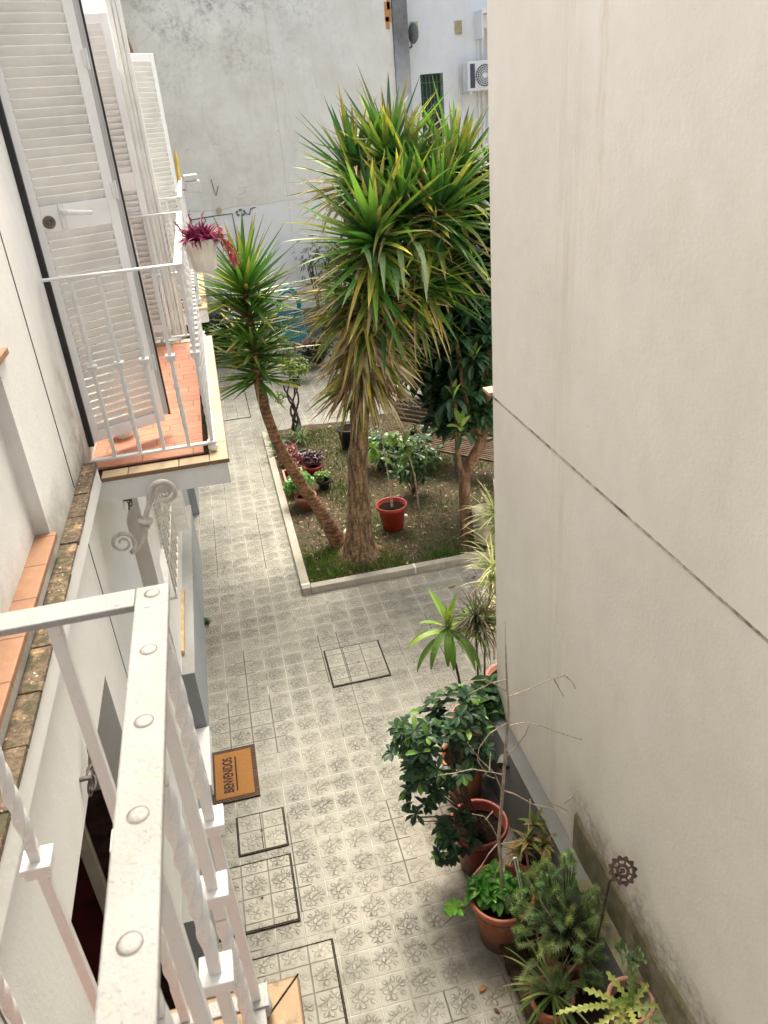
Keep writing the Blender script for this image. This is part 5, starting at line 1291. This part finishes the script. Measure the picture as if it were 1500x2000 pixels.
for i in range(5200):
    x, y = rnd(.53, 4.4), rnd(7.75, 12.7); z = soil_z(x, y)+.004; a = rnd(0, 6.28); L = rnd(.008, .028); wv = L*rnd(.2, .6)
    m.col = jit(random.choice([(.15, .10, .06), (.09, .06, .035), (.30, .26, .19), (.19, .14, .085), (.06, .04, .025), (.12, .085, .05)]), .3); u = Vector((math.cos(a), math.sin(a), rnd(-.2, .2))); v_ = Vector((-math.sin(a), math.cos(a), rnd(-.3, .3))); c0 = Vector((x, y, z))
    m.quad(c0-u*L-v_*wv, c0+u*L-v_*wv, c0+u*L+v_*wv+Vector((0, 0, .004)), c0-u*L+v_*wv)
for i in range(260):    # root litter and moss around trunk
    a = rnd(0, 6.28); r = rnd(.2, .38); x, y = 1.2+r*math.cos(a), 8.12+r*math.sin(a)
    m.leaf((x, y, soil_z(x, y)+.01), (math.cos(a), math.sin(a), .1), rnd(.04, .12), .008, .6, 3, 'sword', .2, jit((.17, .11, .055), .3))
tag(m.build('leaf_litter', 'leaf_dry'), 'dry leaf litter and chips scattered over the soil', 'leaf litter', kind='stuff')

# ================================================================ BACK OF THE COURT
s = thing('acapulco_chair', 'turquoise corded garden chair with a tall arched back against the far wall', 'chair', (1.62, 18.0, 0))
m = MB(); 
def oval(cx, cz, rx, rz, n=24, y=17.9): return [(cx+rx*math.cos(q), y, cz+rz*math.sin(q)) for q in [2*PI*i/n for i in range(n+1)]]
m.tube(oval(1.63, 1.08, .25, .36), .035, 8); m.tube(oval(1.63, 1.06, .20, .30), .025, 8)
for i in range(13):
    x = 1.40+.038*i; m.tube([(x, 17.9, .95-.1*abs(i-6)/6), (x, 17.75, .55), (x, 17.4, .42)], .013, 5)
for z, w_2 in ((.9, .24), (.75, .25), (.6, .25)): m.tube([(1.63-w_2, 17.88, z), (1.63+w_2, 17.88, z)], .014, 5)
m.tube([(1.38, 17.9, .9), (1.37, 17.4, .42), (1.63, 17.3, .40), (1.89, 17.4, .42), (1.88, 17.9, .9)], .02, 6); m.build('corded_shell', 'teal', s)
for x, y in ((1.4, 17.4), (1.86, 17.4), (1.63, 17.95)): m = MB(); m.tube([(x, y, 0), (x*.9+.163, y, .45)], .014, 6); m.build('leg', 'iron_dark', s)
def back_shrub(label, x, y, z, rad, n, cols, L=.12, W=.05, cat='shrub'):
    t_ = thing('courtyard_shrub', label, cat, (x, y, 0)); m = MB()
    for c in cols: whorl_shrub(m, (x, y, z), rad, n//len(cols), L, W, c, None, 5, 'oval', .5, .35)
    m.build('foliage', 'leaf', t_); m = MB()
    for i in range(10): m.tube([(x+rnd(-.05, .05), y, 0), (x+rnd(-.5, .5)*rad[0], y+rnd(-.5, .5)*rad[1], z), (x+rnd(-1, 1)*rad[0], y+rnd(-1, 1)*rad[1], z+rnd(0, 1)*rad[2])], [.016, .01, .004], 5)
    m.build('stems', 'stem_dark', t_)
back_shrub('sparse tall shrub with fine twigs against the far wall', 2.45, 18.4, 1.75, (.55, .3, .85), 130, [(.05, .09, .03), (.09, .12, .04)], .07, .03)
back_shrub('lime yellow shrub against the far wall behind the big yucca', 2.95, 18.5, 1.75, (.35, .3, .5), 90, [(.28, .34, .05), (.16, .24, .04)], .12, .05)
back_shrub('pale green and cream leaved plant cluster in the middle of the far paving', 1.35, 15.6, .30, (.38, .3, .25), 90, [(.14, .22, .05), (.30, .34, .14)], .10, .05)
back_shrub('dark tangled plant cluster in front of the turquoise chair', 1.95, 16.4, .35, (.5, .3, .32), 90, [(.03, .05, .025), (.08, .06, .04)], .12, .05)
back_shrub('bright green leafy plant behind the yucca skirt', 2.45, 15.4, .40, (.35, .3, .3), 70, [(.10, .20, .04)], .15, .07)
back_shrub('dense dark hedge-like shrub at the far left beyond the balconies', -.15, 17.8, .65, (.65, .5, .70), 330, [(.012, .026, .012), (.02, .045, .016)], .13, .06)
back_shrub('dark evergreen shrub at the far right behind the loquat', 3.6, 13.5, 1.0, (.9, .6, 1.1), 320, [(.012, .03, .014), (.02, .05, .018)], .16, .06)
s = thing('grey_flower_pot', 'dusty brown pots standing by the dark tangled plants', 'flower pot', (1.8, 16.6, 0)); pot(s, 1.95, 16.9, 0, .42, .18, 'pot_red'); 
s = thing('red_clay_pot', 'red clay pot standing left of the leaning yucca at the far end', 'flower pot', (.2, 16, 0)); pot(s, .32, 17.5, 0, .35, .2, 'pot_terra')
s = thing('low_white_wall', 'short low white wall beside the far left shrub', 'wall', (-.5, 18.4, 0)); m = MB(); m.box(-.82, .35, 18.3, 18.5, 0, 1.55); m.box(-.82, .40, 18.25, 18.55, 1.551, 1.62); m.build('masonry', 'lwall', s)
# building on the far right side of the court (out of view: shades the loquat)
print('verts', sum(len(o.data.vertices) for o in bpy.data.objects if o.type == 'MESH'))
